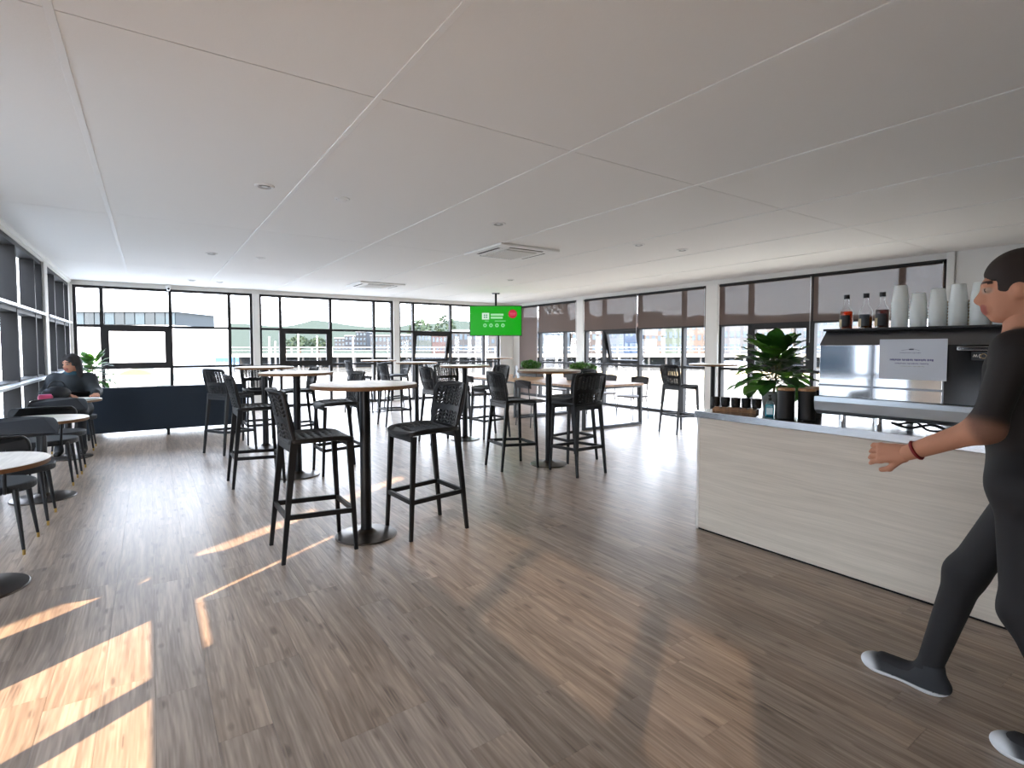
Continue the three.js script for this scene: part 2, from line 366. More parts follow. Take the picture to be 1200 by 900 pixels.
{ // two-storey neighbour that keeps the morning sun off most of the left windows
  const n = thing('neighbouring_building', 'grey two-storey building standing close beyond the left windows', 'building', [-5.2, WATER, -13]);
  part('wall', B(-7, 0, -6, 0, 7.4, 12.43), std(0xdfe0de, 0.85), n);
  part('roof', B(-7.2, 7.4, -6.2, 0.0, 7.6, 12.43), std(0x55575a, 0.7), n);
  for (let k = 0; k < 6; k++) for (let j = 0; j < 2; j++) { const z = -4.5 + k * 2.7, w = part('window', B(0.005, 2.2 + j * 2.8, z, 0.03, 3.6 + j * 2.8, z + 1.5), std(0x30383e, 0.15), n); part('window_sill', B(0.0, 2.12 + j * 2.8, z - 0.05, 0.07, 2.2 + j * 2.8, z + 1.55), M.white, w); }
}
{ // wharf across the water
  const w = outThing('wharf', 'long timber wharf on dark piles across the harbour', 'wharf', 0, 78, WATER);
  const deck = std(0x9b968c, 0.85), pile = std(0x3d3f40, 0.9);
  part('deck', B(-42, 1.55, -14, 75, 1.95, 0), deck, w);
  part('retaining_wall', B(-42, 0, -4, 75, 1.6, -3.6), std(0x23282c, 0.95), w);
  for (let i = 0; i < 46; i++) part('pile', cyl(0.16, 0.16, 0, 1.6, -41 + i * 2.55, -0.3, 8), pile, w);
  for (let i = 0; i < 40; i++) part('rail_post', B(-41.5 + i * 3, 1.95, -0.25, -41.4 + i * 3, 3.0, -0.15), std(0xb9bdbf, 0.5), w);
  part('hand_rail', [B(-42, 2.95, -0.26, 75, 3.02, -0.14), B(-42, 2.5, -0.22, 75, 2.53, -0.18)], std(0xb9bdbf, 0.5), w);
  const f = outThing('floating_walkway', 'low cream floating walkway in front of the wharf', 'walkway', 0, 58, WATER);
  part('walkway_deck', B(3, 0, -1.2, 60, 0.3, 0), std(0xb7aa88, 0.8), f);
  for (let i = 0; i < 8; i++) part('mooring_pile', cyl(0.14, 0.14, 0, 2.2, 5 + i * 7, -1.35, 8), std(0x6c6e6c, 0.8), f);
}
// buildings over the water: [px left, px right, top row in metres, depth, colour, window rows, columns, label]
const px2s = (px, d) => (px - 600) * d / FOCAL;
function building(a, b, h, d, color, rows, cols, label, roof, base = 0.455) {
  const s0 = px2s(a, d), s1 = px2s(b, d), w = s1 - s0, t = outThing('harbour_building', label, 'building', (s0 + s1) / 2, d, base, 'buildings across the harbour');
  part('wall', B(-w / 2, 0, -9, w / 2, h, 0), std(color, 0.85), t);
  part('roof', roof === 'gable' ? (() => { const sh = new THREE.Shape([new THREE.Vector2(-w / 2, 0), new THREE.Vector2(w / 2, 0), new THREE.Vector2(0, w * 0.18 + 0.4)]); const g = new THREE.ExtrudeGeometry(sh, { depth: 9.4, bevelEnabled: false }); g.translate(0, h, -9.2); return g; })() : B(-w / 2, h, -9.1, w / 2, h + 0.35, 0.25), std(roof === 'gable' ? 0x6a5650 : 0x7b8084, 0.7), t);
  const wm = std(0x2f3d48, 0.2), ch = h / rows, cw = w / cols;
  for (let i = 0; i < rows; i++) for (let j = 0; j < cols; j++)
    part('window', B(-w / 2 + cw * (j + 0.22), ch * (i + 0.28), 0.01, -w / 2 + cw * (j + 0.78), ch * (i + 0.78), 0.06), wm, t);
  return t;
}
building(392.3, 404.7, 4.3, 190, 0x2f3235, 3, 3, 'pale grey office block on the far skyline');
building(404.3, 417.7, 5, 185, 0x1f252d, 3, 3, 'blue-grey office block on the far skyline');
building(417.3, 429.7, 6.3, 180, 0x141c23, 4, 3, 'dark blue tower block, tallest on the far skyline');
building(434.3, 462.7, 4.8, 170, 0x35383b, 2, 6, 'pale grey hall with upright bays on the far skyline');
building(464.3, 483.7, 4.2, 140, 0x282c2f, 3, 4, 'mid grey block behind the far column');
building(486.3, 505.7, 3.4, 88, 0x2b3534, 2, 5, 'teal-grey two-storey building behind the wharf');
building(506.3, 523.7, 3, 88, 0x372a29, 2, 4, 'dusty pink two-storey building behind the wharf');
building(526.3, 565.7, 3.6, 88, 0x2a2d30, 2, 7, 'grey shed with a long window row left of the white pole');
building(568.3, 599.7, 4, 88, 0x353738, 3, 5, 'light grey block half hidden by the television');
building(604.3, 633.7, 5.6, 88, 0x303538, 3, 5, 'blue-grey block behind the floor-length blind');
building(634.3, 667.7, 6.2, 88, 0x2a353d, 3, 5, 'light blue building behind the greenery');
building(669.3, 707.7, 5.4, 88, 0x363331, 3, 5, 'beige building right of the light blue one', 'gable');
building(709.3, 730.7, 6.2, 88, 0x3f4851, 3, 3, 'pale blue narrow building beyond the open sash');
building(731.3, 753.7, 4.4, 88, 0x1c3046, 2, 4, 'bright blue boat shed by the wharf', 'gable');
building(755.3, 775.7, 6.6, 88, 0x4a433d, 4, 3, 'cream tall building beyond the glass', null);
building(776.3, 800.7, 6, 88, 0x3a443c, 3, 4, 'sage green building beyond the glass');
building(802.3, 835.7, 5.2, 88, 0x4e453d, 3, 5, 'sand coloured building beside the white column', 'gable');
building(838.3, 883.7, 6.2, 88, 0x44474a, 3, 6, 'pale grey terrace behind the counter plant');
building(886.3, 929.7, 6, 88, 0x484744, 3, 6, 'off-white terrace behind the counter plant');
building(932.3, 984.7, 6.3, 88, 0x43494e, 3, 7, 'bluish terrace left of the coffee machine');
building(986.3, 1059.7, 6.1, 88, 0x474441, 3, 8, 'cream terrace behind the coffee machine');
{ // pavilion with a dark glazed fascia, seen through the bay by the left wall
  const d = 60, s0 = px2s(40, d), s1 = px2s(206, d), t = outThing('waterfront_pavilion', 'white pavilion with a dark glazed band under its flat roof', 'building', 0, d, WATER);
  part('wall', B(s0, 0, -8, s1, 5.45, 0), std(0xd8dbde, 0.8), t); part('roof', B(s0 - 0.3, 6.95, -8.3, s1 + 0.3, 7.1, 0.4), std(0xcfd3d6, 0.7), t);
  part('upper_wall', B(s0, 5.45, -8, s1, 6.95, -0.2), std(0x121f24, 0.6), t);
  for (let i = 0; i < 14; i++) { const a = s0 + (s1 - s0) * i / 14; part('glazed_panel', B(a + 0.06, 5.55, -0.2, a + (s1 - s0) / 14 - 0.06, 6.85, -0.12), std([0x16262c, 0x22343b, 0x101c20][i % 3], 0.25), t); }
}
function boat(name, label, s, d, L, hullColor, coverColor, cabin) {
  const t = outThing(name, label, 'boat', s, d, WATER);
  const sh = new THREE.Shape(); sh.moveTo(-L / 2, 0.15); sh.lineTo(-L / 2 + 0.15, -0.35); sh.lineTo(L / 2 - 0.5, -0.35); sh.quadraticCurveTo(L / 2, 0.1, L / 2 + 0.1, 0.6); sh.lineTo(-L / 2, 0.5);
  const hg = new THREE.ExtrudeGeometry(sh, { depth: 1.5, bevelEnabled: true, bevelSize: 0.15, bevelThickness: 0.2, bevelSegments: 2 }); hg.translate(0, 0.15, -0.75);
  part('hull', hg, std(hullColor, 0.4), t);
  const cs = new THREE.Shape(); cs.moveTo(-L / 2 + 0.2, 0.6); cs.quadraticCurveTo(-L / 4, 1.25, 0, 1.25); cs.quadraticCurveTo(L / 4, 1.2, L / 2 - 0.4, 0.68);
  const cg = new THREE.ExtrudeGeometry(cs, { depth: 1.3, bevelEnabled: true, bevelSize: 0.08, bevelThickness: 0.12, bevelSegments: 2 }); cg.translate(0, 0, -0.65);
  part(cabin ? 'cabin' : 'cover', cg, std(coverColor, 0.7), t);
  return t;
}
boat('motor_boat', 'small motor boat with a bright blue hull moored beyond the far windows', px2s(267, 115), 115, 8.6, 0x1f6ea8, 0x9fb4c2, true);
boat('covered_boat', 'moored boat under a dark olive cover near the pontoon', px2s(167, 41), 41, 3.6, 0x9b9f95, 0x4a4f3c, false);
boat('motor_launch', 'white launch moored in front of the wharf', px2s(860, 66), 66, 6, 0xb9bcbd, 0x8f9aa3, true);
for (const [px, d, h, lab] of [[316, 66, 4.2, 'thin white mast left of the middle sash'], [323, 66, 3.6, 'shorter white mast beside the thin one'], [350, 72, 5, 'white mast seen through the middle sash'], [372, 72, 4.4, 'second white mast in the middle sash'], [414, 70, 4.2, 'white mast in front of the dark blue tower'], [567, 40, 4.4, 'thick white pole standing below the television']]) {
  const p = far(px2s(px, d), d), t = thing('mast', lab, 'mast', [p.x, WATER, p.z], 0, 'masts and poles in the harbour');
  part('pole', cyl(0.09 * (d === 40 ? 2.2 : 1), 0.07 * (d === 40 ? 2.2 : 1), 0, h - WATER - 1.5, 0, 0, 8), std(0xdcdfe0, 0.5), t); part('cap', new THREE.SphereGeometry(0.12, 8, 6).translate(0, h - WATER - 1.5, 0), std(0xdcdfe0, 0.5), t);
}
function leafCloud(n, rx, ry, rz, cy, size) {                    // many small leaf quads in an ellipsoid
  const out = [];
  for (let i = 0; i < n; i++) {
    const u = rnd() * 2 - 1, a = rnd() * 6.283, k = Math.cbrt(0.35 + 0.65 * rnd()), s = Math.sqrt(1 - u * u);
    const g = new THREE.PlaneGeometry(size * rr(0.6, 1.3), size * rr(0.5, 1)); g.rotateX(rr(-1.5, 1.5)); g.rotateY(rr(0, 6.28)); g.translate(k * s * Math.cos(a) * rx, cy + k * u * ry, k * s * Math.sin(a) * rz); out.push(g);
  }
  return out;
}
for (const [px, d, w, h, lab] of [[352, 150, 5.5, 4.5, 'broad dark tree behind the masts'], [374, 155, 5.5, 4, 'low dark tree right of the broad one'], [335, 140, 3, 3.5, 'small dark tree left of the masts'], [493, 190, 9, 11, 'wide tree on the hill left of the television'], [522, 200, 8, 13, 'taller tree on the hill beside the television'], [545, 99.5, 4, 4.2, 'green tree below the television'], [646, 103, 5, 14, 'tall street tree behind the light blue building']]) {
  const p = far(px2s(px, d), d), t = thing('tree', lab, 'tree', [p.x, 0.2, p.z], 0, 'trees across the harbour');
  part('trunk', cyl(0.3, 0.15, -0.3, h * 0.5, 0, 0, 8), std(0x4a4036, 0.9), t);
  part('crown', leafCloud(360, w / 2, h * 0.42, w / 2, h * 0.62, w * 0.12), std(0x2f3f2a, 0.8, { side: THREE.DoubleSide }), t);
}
{ // wooded ridge far behind
  const sh = new THREE.Shape(); sh.moveTo(-160, -3); for (let i = 0; i <= 60; i++) sh.lineTo(-160 + i * 6, 11 + 5 * vnoise(i * 0.23, 3, 99, 99) + 2 * vnoise(i * 0.9, 8, 99, 99)); sh.lineTo(200, -3);
  const g = new THREE.ExtrudeGeometry(sh, { depth: 30, bevelEnabled: false }); const t = outThing('wooded_ridge', 'low hazy wooded ridge behind the harbour buildings', 'hill', 0, 330, 0);
  part('ridge', g, std(0x35423f, 0.95), t); t.userData.kind = 'structure';
}

// ---------------------------------------------------------------- ceiling fittings
function ceilingDisc(name, label, cat, x, z, r, group, open) {
  const t = thing(name, label, cat, [x, CEIL, z], 0, group);
  part('trim_ring', lathe([[r * 0.68, -0.001], [r * 0.7, -0.011], [r * 0.9, -0.012], [r, -0.004], [r, 0]], 32), M.batten, t);
  if (open) { part('reflector', lathe([[r * 0.68, -0.003], [r * 0.5, 0.008], [0.001, 0.010]].map(([a, b]) => [a, b - 0.011]), 24), std(0xb9b9b7, 0.35, { metalness: 0.3, side: THREE.DoubleSide }), t); part('lens', cyl(r * 0.3, r * 0.3, -0.009, -0.006, 0, 0, 20), std(0xeef0ee, 0.4), t); }
  else part('cover', lathe([[r * 0.7, -0.008], [r * 0.55, -0.02], [0.001, -0.026]], 28), M.batten, t);
}
[[0.8, -4.72, 'over the bar table nearest the sunlit floor'], [0.74, -8.47, 'over the aisle by the small tables'], [0.7, -12, 'beside the camera near the far corner'], [3.07, -4.75, 'between the nearest bar table and the air vent'], [5.15, -4.7, 'right of the nearer ceiling air vent'], [5.76, -8.5, 'over the long oak table'], [5.9, -4.62, 'nearest the half-drawn blinds']].forEach(([x, z, w]) => ceilingDisc('downlight', 'round white recessed downlight ' + w, 'downlight', x, z, 0.075, 'recessed downlights', true));
[[1.43, -4.74, 'just right of the downlight over the nearest bar table'], [1.36, -8.47, 'right of the aisle downlight'], [1.18, -12.05, 'near the far window head']].forEach(([x, z, w]) => ceilingDisc('smoke_detector', 'small white domed ceiling detector ' + w, 'detector', x, z, 0.065, 'ceiling detectors', false));
for (const [x, z, lab] of [[4.09, -6.02, 'white square ceiling air vent between the downlights, the nearer one'], [3.9, -10.75, 'white square ceiling air vent by the far windows']]) {
  const t = thing('ceiling_air_vent', lab, 'air vent', [x, CEIL, z], 0, 'ceiling air vents');
  part('panel', RB(-0.47, -0.03, -0.47, 0.47, 0, 0.47, 0.012), M.batten, t);
  part('intake_grille', RB(-0.25, -0.042, -0.25, 0.25, -0.028, 0.25, 0.005, 1), std(0xd9d7d2, 0.6), t);
  for (let i = 0; i < 9; i++) part('grille_slat', B(-0.23, -0.046, -0.22 + i * 0.052, 0.23, -0.041, -0.2 + i * 0.052), M.batten, t);
  for (let k = 0; k < 4; k++) { const g = B(-0.27, -0.0305, 0.32, 0.27, -0.029, 0.385), f = bar(V(-0.27, -0.033, 0.325), V(0.27, -0.033, 0.325), 0.008, 0.03); g.rotateY(k * Math.PI / 2); f.rotateY(k * Math.PI / 2); part('outlet_slot', g, std(0x3c3833, 0.8), t); part('louvre', f, M.batten, t); }
}
{
  const t = thing('security_camera', 'small white security camera on the far window head', 'camera', [0.35, 2.6, ZF + 0.12]);
  part('mount', RB(-0.05, 0.02, -0.1, 0.05, 0.085, 0.02, 0.008), M.batten, t); part('body', new THREE.CapsuleGeometry(0.035, 0.12, 4, 12).rotateX(Math.PI / 2 - 0.2).translate(0, 0, 0.02), M.batten, t); part('lens', cyl(0.02, 0.02, 0, 0.02, 0, 0, 12).rotateX(Math.PI / 2).translate(0, -0.015, 0.12), M.black, t);
}
{ // television on a ceiling pole
  const p = far(px2s(581, 12.7), 12.7, 2.03), t = thing('television', 'wall-size television with a bright green screen hanging from the ceiling', 'television', [p.x, p.y, p.z], -YAW);
  part('casing', RB(-0.625, -0.362, -0.05, 0.625, 0.362, 0, 0.008), M.black, t);
  const cv = document.createElement('canvas'); cv.width = 512; cv.height = 288; const c = cv.getContext('2d');
  c.fillStyle = '#06a80a'; c.fillRect(0, 0, 512, 288);
  c.fillStyle = '#d8f0dc'; c.fillRect(118, 66, 72, 66); c.fillStyle = '#1d7a5a'; c.fillRect(136, 82, 36, 34); c.fillStyle = '#d8f0dc'; c.fillRect(150, 76, 8, 46); c.fillRect(130, 95, 48, 8);
  c.fillStyle = '#a9e6ad'; c.fillRect(206, 74, 128, 20); c.fillRect(206, 104, 120, 20); c.fillStyle = '#7fd486'; c.fillRect(146, 142, 40, 10); c.fillRect(246, 142, 110, 10);
  c.fillStyle = '#8fe09a'; for (let i = 0; i < 4; i++) { c.beginPath(); c.arc(148 + i * 60, 190, 19, 0, 7); c.fill(); } c.fillStyle = '#06a80a'; for (let i = 0; i < 4; i++) { c.beginPath(); c.arc(148 + i * 60, 190, 7, 0, 7); c.fill(); }
  c.fillStyle = '#c21a3c'; c.beginPath(); c.arc(426, 76, 44, 0, 7); c.fill(); c.fillStyle = '#e0637a'; c.fillRect(396, 66, 60, 8); c.fillRect(400, 82, 52, 7);
  const tx = new THREE.CanvasTexture(cv); tx.colorSpace = THREE.SRGBColorSpace;
  part('screen', new THREE.PlaneGeometry(1.215, 0.69).translate(0, 0, 0.0012), std(0x050505, 0.25, { emissive: 0xffffff, emissiveMap: tx, emissiveIntensity: 0.34 }), t);
  part('ceiling_pole', cyl(0.025, 0.025, 0.3, CEIL - 2.03, 0, -0.09, 12), M.blackMetal, t); part('wall_plate', RB(-0.15, -0.12, -0.085, 0.15, 0.32, -0.05, 0.004, 1), M.blackMetal, t); part('ceiling_plate', RB(-0.09, CEIL - 2.045, -0.18, 0.09, CEIL - 2.03, 0, 0.004, 1), M.blackMetal, t);
  const l = new THREE.RectAreaLight(0x18c018, 0.2, 1.2, 0.68); l.position.set(0, 0, 0.02); l.rotation.y = Math.PI; l.name = 'screen_light'; t.add(l);
}

// ---------------------------------------------------------------- bar tables
const BAR = 1.122;
function makeTable(name, h, r, baseR) {
  const t = thing(name, '', 'table');
  part('table_top', lathe([[0.001, h], [r - 0.004, h], [r, h - 0.004], [r, h - 0.005]], 56), M.top, t);
  part('top_edge', lathe([[r, h - 0.004], [r, h - 0.026], [r - 0.004, h - 0.03], [0.05, h - 0.03]], 56), M.ply, t, 'bare plywood edge');
  part('post', cyl(0.039, 0.039, 0.02, h - 0.035, 0, 0, 28), M.blackMetal, t);
  part('top_plate', lathe([[0.001, h - 0.042], [0.13, h - 0.042], [0.13, h - 0.031]], 24), M.blackMetal, t);
  part('base_disc', lathe([[baseR, 0], [baseR, 0.008], [baseR - 0.006, 0.012], [0.08, 0.024], [0.055, 0.04], [0.042, 0.05]], 56), M.bronze, t, 'dull bronze base disc');
  const uv = t.children[0].geometry, p = uv.attributes.position; for (let i = 0; i < p.count; i++) uv.attributes.uv.setXY(i, p.getX(i), p.getZ(i));
  return t;
}
function place(proto, first, [x, z], turn, label, group) {
  const o = first ? proto : proto.clone(); if (!first) { o.name = numbered(proto.name); scene.add(o); }
  o.position.set(x, 0, z); o.rotation.y = turn; o.userData = { ...o.userData, label, group }; return o;
}
const T = { a: [1.29, -3.8], b: [1.3, -6.02], c: [1.31, -8.01], d: [3.89, -4.93], e: [3.92, -7.01], f: [4.05, -9.05], g: [4.12, -11.2], h: [7.56, -5.28], i: [7.75, -12.0] };
const barProto = makeTable('bar_table', BAR, 0.375, 0.22);
[['a', 'tall round bar table at the end of the sun streak, pale top and bronze foot'], ['b', 'tall round bar table second from the sun patches in its row'], ['c', 'tall round bar table in front of the navy sofa back'], ['d', 'tall round bar table in front of the oak table, nearest the counter front'], ['e', 'tall round bar table left of the oak table end'], ['f', 'tall round bar table third in the middle row, before the far column'], ['g', 'tall round bar table close to the far window wall'], ['h', 'tall round bar table by the white column behind the counter end'], ['i', 'tall round bar table in the corner under the television']].forEach(([k, lab], n) => place(barProto, n === 0, T[k], n * 0.7, lab, 'tall round bar tables'));
const lowProto = makeTable('cafe_table', 0.735, 0.35, 0.24);
[[[-0.855, -4.15], 'low round cafe table nearest the sun patches'], [[-0.84, -6.42], 'low round cafe table between the two pairs of black chairs'], [[-0.87, -8.62], 'low round cafe table in front of the seated person']].forEach(([p, lab], n) => place(lowProto, n === 0, p, n * 1.1, lab, 'low round cafe tables'));

// ---------------------------------------------------------------- bar stools (front is +z)
function slits(shape, x0, x1, y0, y1, cols, rows, w, l, tilt, inside = () => true) {
  for (let i = 0; i < cols; i++) for (let j = 0; j < rows; j++) {
    const cx = x0 + (x1 - x0) * (i + 0.5) / cols, cy = y0 + (y1 - y0) * (j + 0.5) / rows; if (!inside(cx, cy)) continue;
    const a = (i % 2 ? 1 : -1) * tilt, c = Math.cos(a), s = Math.sin(a), P = new THREE.Path(), q = (u, v) => [cx + u * c - v * s, cy + u * s + v * c];
    const pts = [[-l / 2, 0], [-l * 0.25, -w / 2], [l * 0.25, -w / 2], [l / 2, 0], [l * 0.25, w / 2], [-l * 0.25, w / 2]].map(([u, v]) => q(u, v));
    P.moveTo(...pts[0]); pts.slice(1).forEach((k) => P.lineTo(...k)); P.closePath(); shape.holes.push(P);
  }
}
function bend(g, f) { const p = g.attributes.position, v = V(0, 0, 0); for (let i = 0; i < p.count; i++) { v.fromBufferAttribute(p, i); f(v); p.setXYZ(i, v.x, v.y, v.z); } g.computeVertexNormals(); return g; }
function makeStool() {
  const t = thing('bar_stool', '', 'stool'), SH = 0.765;
  const seat = new THREE.Shape(); seat.moveTo(-0.16, -0.19); seat.lineTo(0.16, -0.19); seat.quadraticCurveTo(0.2, -0.19, 0.205, -0.15);
  for (let k = 0; k <= 8; k++) seat.lineTo(0.205 + 0.012 * Math.sin(k / 8 * Math.PI), -0.15 + k * 0.04);
  seat.quadraticCurveTo(0.2, 0.222, 0.15, 0.228); seat.quadraticCurveTo(0, 0.245, -0.15, 0.228); seat.quadraticCurveTo(-0.2, 0.222, -0.205, 0.17);
  for (let k = 8; k >= 0; k--) seat.lineTo(-0.205 - 0.012 * Math.sin(k / 8 * Math.PI), -0.15 + k * 0.04); seat.quadraticCurveTo(-0.2, -0.19, -0.16, -0.19);
  slits(seat, -0.17, 0.17, -0.13, 0.17, 9, 6, 0.016, 0.042, 1.15);
  const sg = new THREE.ExtrudeGeometry(seat, { depth: 0.018, bevelEnabled: true, bevelSize: 0.005, bevelThickness: 0.006, bevelSegments: 1, curveSegments: 6 });
  sg.rotateX(Math.PI / 2); sg.scale(1, 1, 1); // shape y becomes +z
  bend(sg, (v) => { v.y += SH + 0.06 * (v.x * v.x) / 0.04 * 0.35 - 0.012 * Math.max(0, (v.z - 0.12) / 0.1); });
  part('seat', sg, M.black, t, 'perforated plastic seat');
  part('seat_skirt', [bar(V(-0.195, SH - 0.03, -0.17), V(-0.195, SH - 0.03, 0.2), 0.02, 0.045), bar(V(0.195, SH - 0.03, -0.17), V(0.195, SH - 0.03, 0.2), 0.02, 0.045), bar(V(-0.19, SH - 0.035, 0.205), V(0.19, SH - 0.035, 0.205), 0.045, 0.018), bar(V(-0.19, SH - 0.035, -0.18), V(0.19, SH - 0.035, -0.18), 0.045, 0.018)], M.black, t);
  // back shell: two fields of slanted slits with a plain lumbar band
  const bk = new THREE.Shape(); bk.moveTo(-0.175, 0); bk.lineTo(0.175, 0); bk.lineTo(0.205, 0.1); bk.lineTo(0.212, 0.26); bk.quadraticCurveTo(0.212, 0.325, 0.15, 0.33); bk.lineTo(0.05, 0.333); bk.lineTo(-0.05, 0.333); bk.lineTo(-0.15, 0.33); bk.quadraticCurveTo(-0.212, 0.325, -0.212, 0.26); bk.lineTo(-0.205, 0.1); bk.closePath();
  slits(bk, -0.185, 0.185, 0.165, 0.31, 9, 6, 0.0155, 0.05, 0.62, (x, y) => Math.abs(x) < 0.18 && y < 0.312);
  slits(bk, -0.16, 0.16, 0.02, 0.125, 8, 4, 0.0155, 0.046, -0.62);
  const bg = new THREE.ExtrudeGeometry(bk, { depth: 0.012, bevelEnabled: true, bevelSize: 0.003, bevelThickness: 0.003, bevelSegments: 1, curveSegments: 6 });
  bend(bg, (v) => { const y = v.y; v.z += -0.205 - 0.2 * y - 0.1 * y * y + 1.15 * v.x * v.x; v.y = SH + 0.005 + y; });
  part('backrest', bg, M.black, t, 'curved perforated plastic backrest');
  part('back_rim', tube([[-0.18, SH, -0.155], [-0.206, SH + 0.12, -0.19], [-0.214, SH + 0.25, -0.215], [-0.2, SH + 0.325, -0.23], [-0.13, SH + 0.338, -0.262], [0, SH + 0.341, -0.282], [0.13, SH + 0.338, -0.262], [0.2, SH + 0.325, -0.23], [0.214, SH + 0.25, -0.215], [0.206, SH + 0.12, -0.19], [0.18, SH, -0.155]], 0.0125, 48, 6), M.black, t);
  for (const s of [-1, 1]) part('leg', bar(V(s * 0.2, 0, 0.225), V(s * 0.185, SH - 0.02, 0.19), 0.021, 0.024, 0.03, 0.036), M.black, t);
  for (const s of [-1, 1]) part('leg', bar(V(s * 0.205, 0, -0.245), V(s * 0.185, SH + 0.02, -0.165), 0.021, 0.024, 0.032, 0.044), M.black, t);
  const FR = 0.275;
  for (const s of [-1, 1]) part('side_stretcher', bar(V(s * 0.197, FR + 0.02, -0.215), V(s * 0.197, FR, 0.212), 0.02, 0.032), M.black, t);
  part('footrest', bar(V(-0.195, FR, 0.212), V(0.195, FR, 0.212), 0.032, 0.022), M.black, t); part('rear_stretcher', bar(V(-0.195, FR + 0.02, -0.215), V(0.195, FR + 0.02, -0.215), 0.032, 0.02), M.black, t);
  return t;
}
const stool = makeStool(), E_ = Math.PI / 2;
[ // x, z, facing (0 = +z, PI/2 = +x)
  [0.915, -3.77, E_, 'black perforated bar stool standing in the sun streak beside the nearest bar table'],
  [1.72, -3.7, -E_ + 0.06, 'black perforated bar stool facing the nearest bar table from the counter side'],
  [0.885, -5.97, E_, 'black perforated bar stool on the sofa side of the second bar table'],
  [1.73, -6.0, -E_, 'black perforated bar stool behind the nearest bar top, at the second bar table'],
  [0.87, -7.93, E_ + 0.5, 'black perforated bar stool turned askew before the navy sofa back'],
  [1.74, -8.0, -E_, 'black perforated bar stool on the inner side of the table by the sofa'],
  [1.32, -8.5, 0.0, 'black perforated bar stool between the sofa table and the far windows'],
  [3.47, -5.08, E_ - 0.1, 'black perforated bar stool at the table before the oak table, back to the aisle'],
  [3.92, -4.46, Math.PI, 'black perforated bar stool with its open-weave back towards the room centre, before the oak table'],
  [4.3, -5.0, -E_, 'black perforated bar stool squeezed between a bar table and the oak table'],
  [3.5, -7.0, E_, 'black perforated bar stool on the aisle side of the table left of the oak table'],
  [3.97, -7.5, 0.0, 'black perforated bar stool on the window side of the table left of the oak table'],
  [4.35, -7.0, -E_, 'black perforated bar stool on the oak-table side of the table left of it'],
  [3.62, -9.05, E_, 'black perforated bar stool at the third middle-row table before the far column'],
  [3.68, -11.2, E_, 'black perforated bar stool by the far windows, back to the sofa'],
  [4.54, -11.2, -E_, 'black perforated bar stool by the far windows, back to the television'],
  [7.14, -5.6, E_ - 0.15, 'black perforated bar stool beside the counter end, facing the blinds'],
].forEach(([x, z, a, lab], n) => place(stool, n === 0, [x, z], a, lab, 'black bar stools'));

// ---------------------------------------------------------------- low black chairs (front is +z)
function makeChair() {
  const t = thing('cafe_chair', '', 'chair');
  const s = new THREE.Shape(); s.absellipse(0, 0.02, 0.235, 0.225, 0, Math.PI * 2);
  const sg = new THREE.ExtrudeGeometry(s, { depth: 0.03, bevelEnabled: true, bevelSize: 0.015, bevelThickness: 0.012, bevelSegments: 3, curveSegments: 20 }); sg.rotateX(Math.PI / 2); sg.translate(0, 0.455, 0);
  part('seat', sg, M.blackSoft, t, 'padded black seat');
  const b = new THREE.Shape(); b.moveTo(-0.25, 0.03); b.quadraticCurveTo(-0.265, 0.12, -0.22, 0.15); b.quadraticCurveTo(0, 0.175, 0.22, 0.15); b.quadraticCurveTo(0.265, 0.12, 0.25, 0.03); b.quadraticCurveTo(0, -0.03, -0.25, 0.03);
  const bg = new THREE.ExtrudeGeometry(b, { depth: 0.016, bevelEnabled: true, bevelSize: 0.006, bevelThickness: 0.006, bevelSegments: 2, curveSegments: 14 });
  bend(bg, (v) => { v.z += -0.26 + 1.9 * v.x * v.x - 0.1 * v.y; v.y += 0.645; });
  part('backrest', bg, M.blackSoft, t, 'wide curved black backrest');
  for (const x of [-1, 1]) {
    part('back_post', tube([[x * 0.13, 0.42, -0.19], [x * 0.14, 0.55, -0.225], [x * 0.145, 0.72, -0.24]], 0.011, 12, 8), M.black, t);
    for (const z of [-1, 1]) { const l = part('leg', cyl(0.0095, 0.019, 0.035, 0.44, 0, 0, 12).applyMatrix4(new THREE.Matrix4().makeShear(0, 0, 0, 0, 0, 0)).applyMatrix4(new THREE.Matrix4().set(1, -x * 0.1, 0, x * 0.215, 0, 1, 0, 0, 0, -z * 0.1, 1, z * 0.2 + 0.01, 0, 0, 0, 1)), M.black, t); part('leg_tip', cyl(0.009, 0.0095, 0, 0.035, x * 0.213, z * 0.198 + 0.01, 12), M.brass, l, 'small brass tip'); }
  }
  part('seat_rail', lathe([[0.16, 0.41], [0.2, 0.41], [0.2, 0.428], [0.16, 0.428], [0.16, 0.41]], 24, 0, 0, 0.02), M.black, t);
  return t;
}
const chair = makeChair();
[[-0.9, -3.5, Math.PI, 'black low chair tucked at the cafe table nearest the sun patches'], [-0.93, -4.92, 0.05, 'black low chair facing the cafe table nearest the sun patches, back to back with another'], [-0.9, -5.62, Math.PI, 'black low chair with its curved back in front of the middle cafe table'], [-0.88, -7.03, 0, 'black low chair on the far side of the middle cafe table'], [-0.86, -7.62, Math.PI, 'black low chair with its back to the middle table, facing the seated person'], [-0.87, -9.22, 0, 'black low chair under the seated person']]
  .forEach(([x, z, a, lab], n) => place(chair, n === 0, [x, z], a, lab, 'low black cafe chairs'));

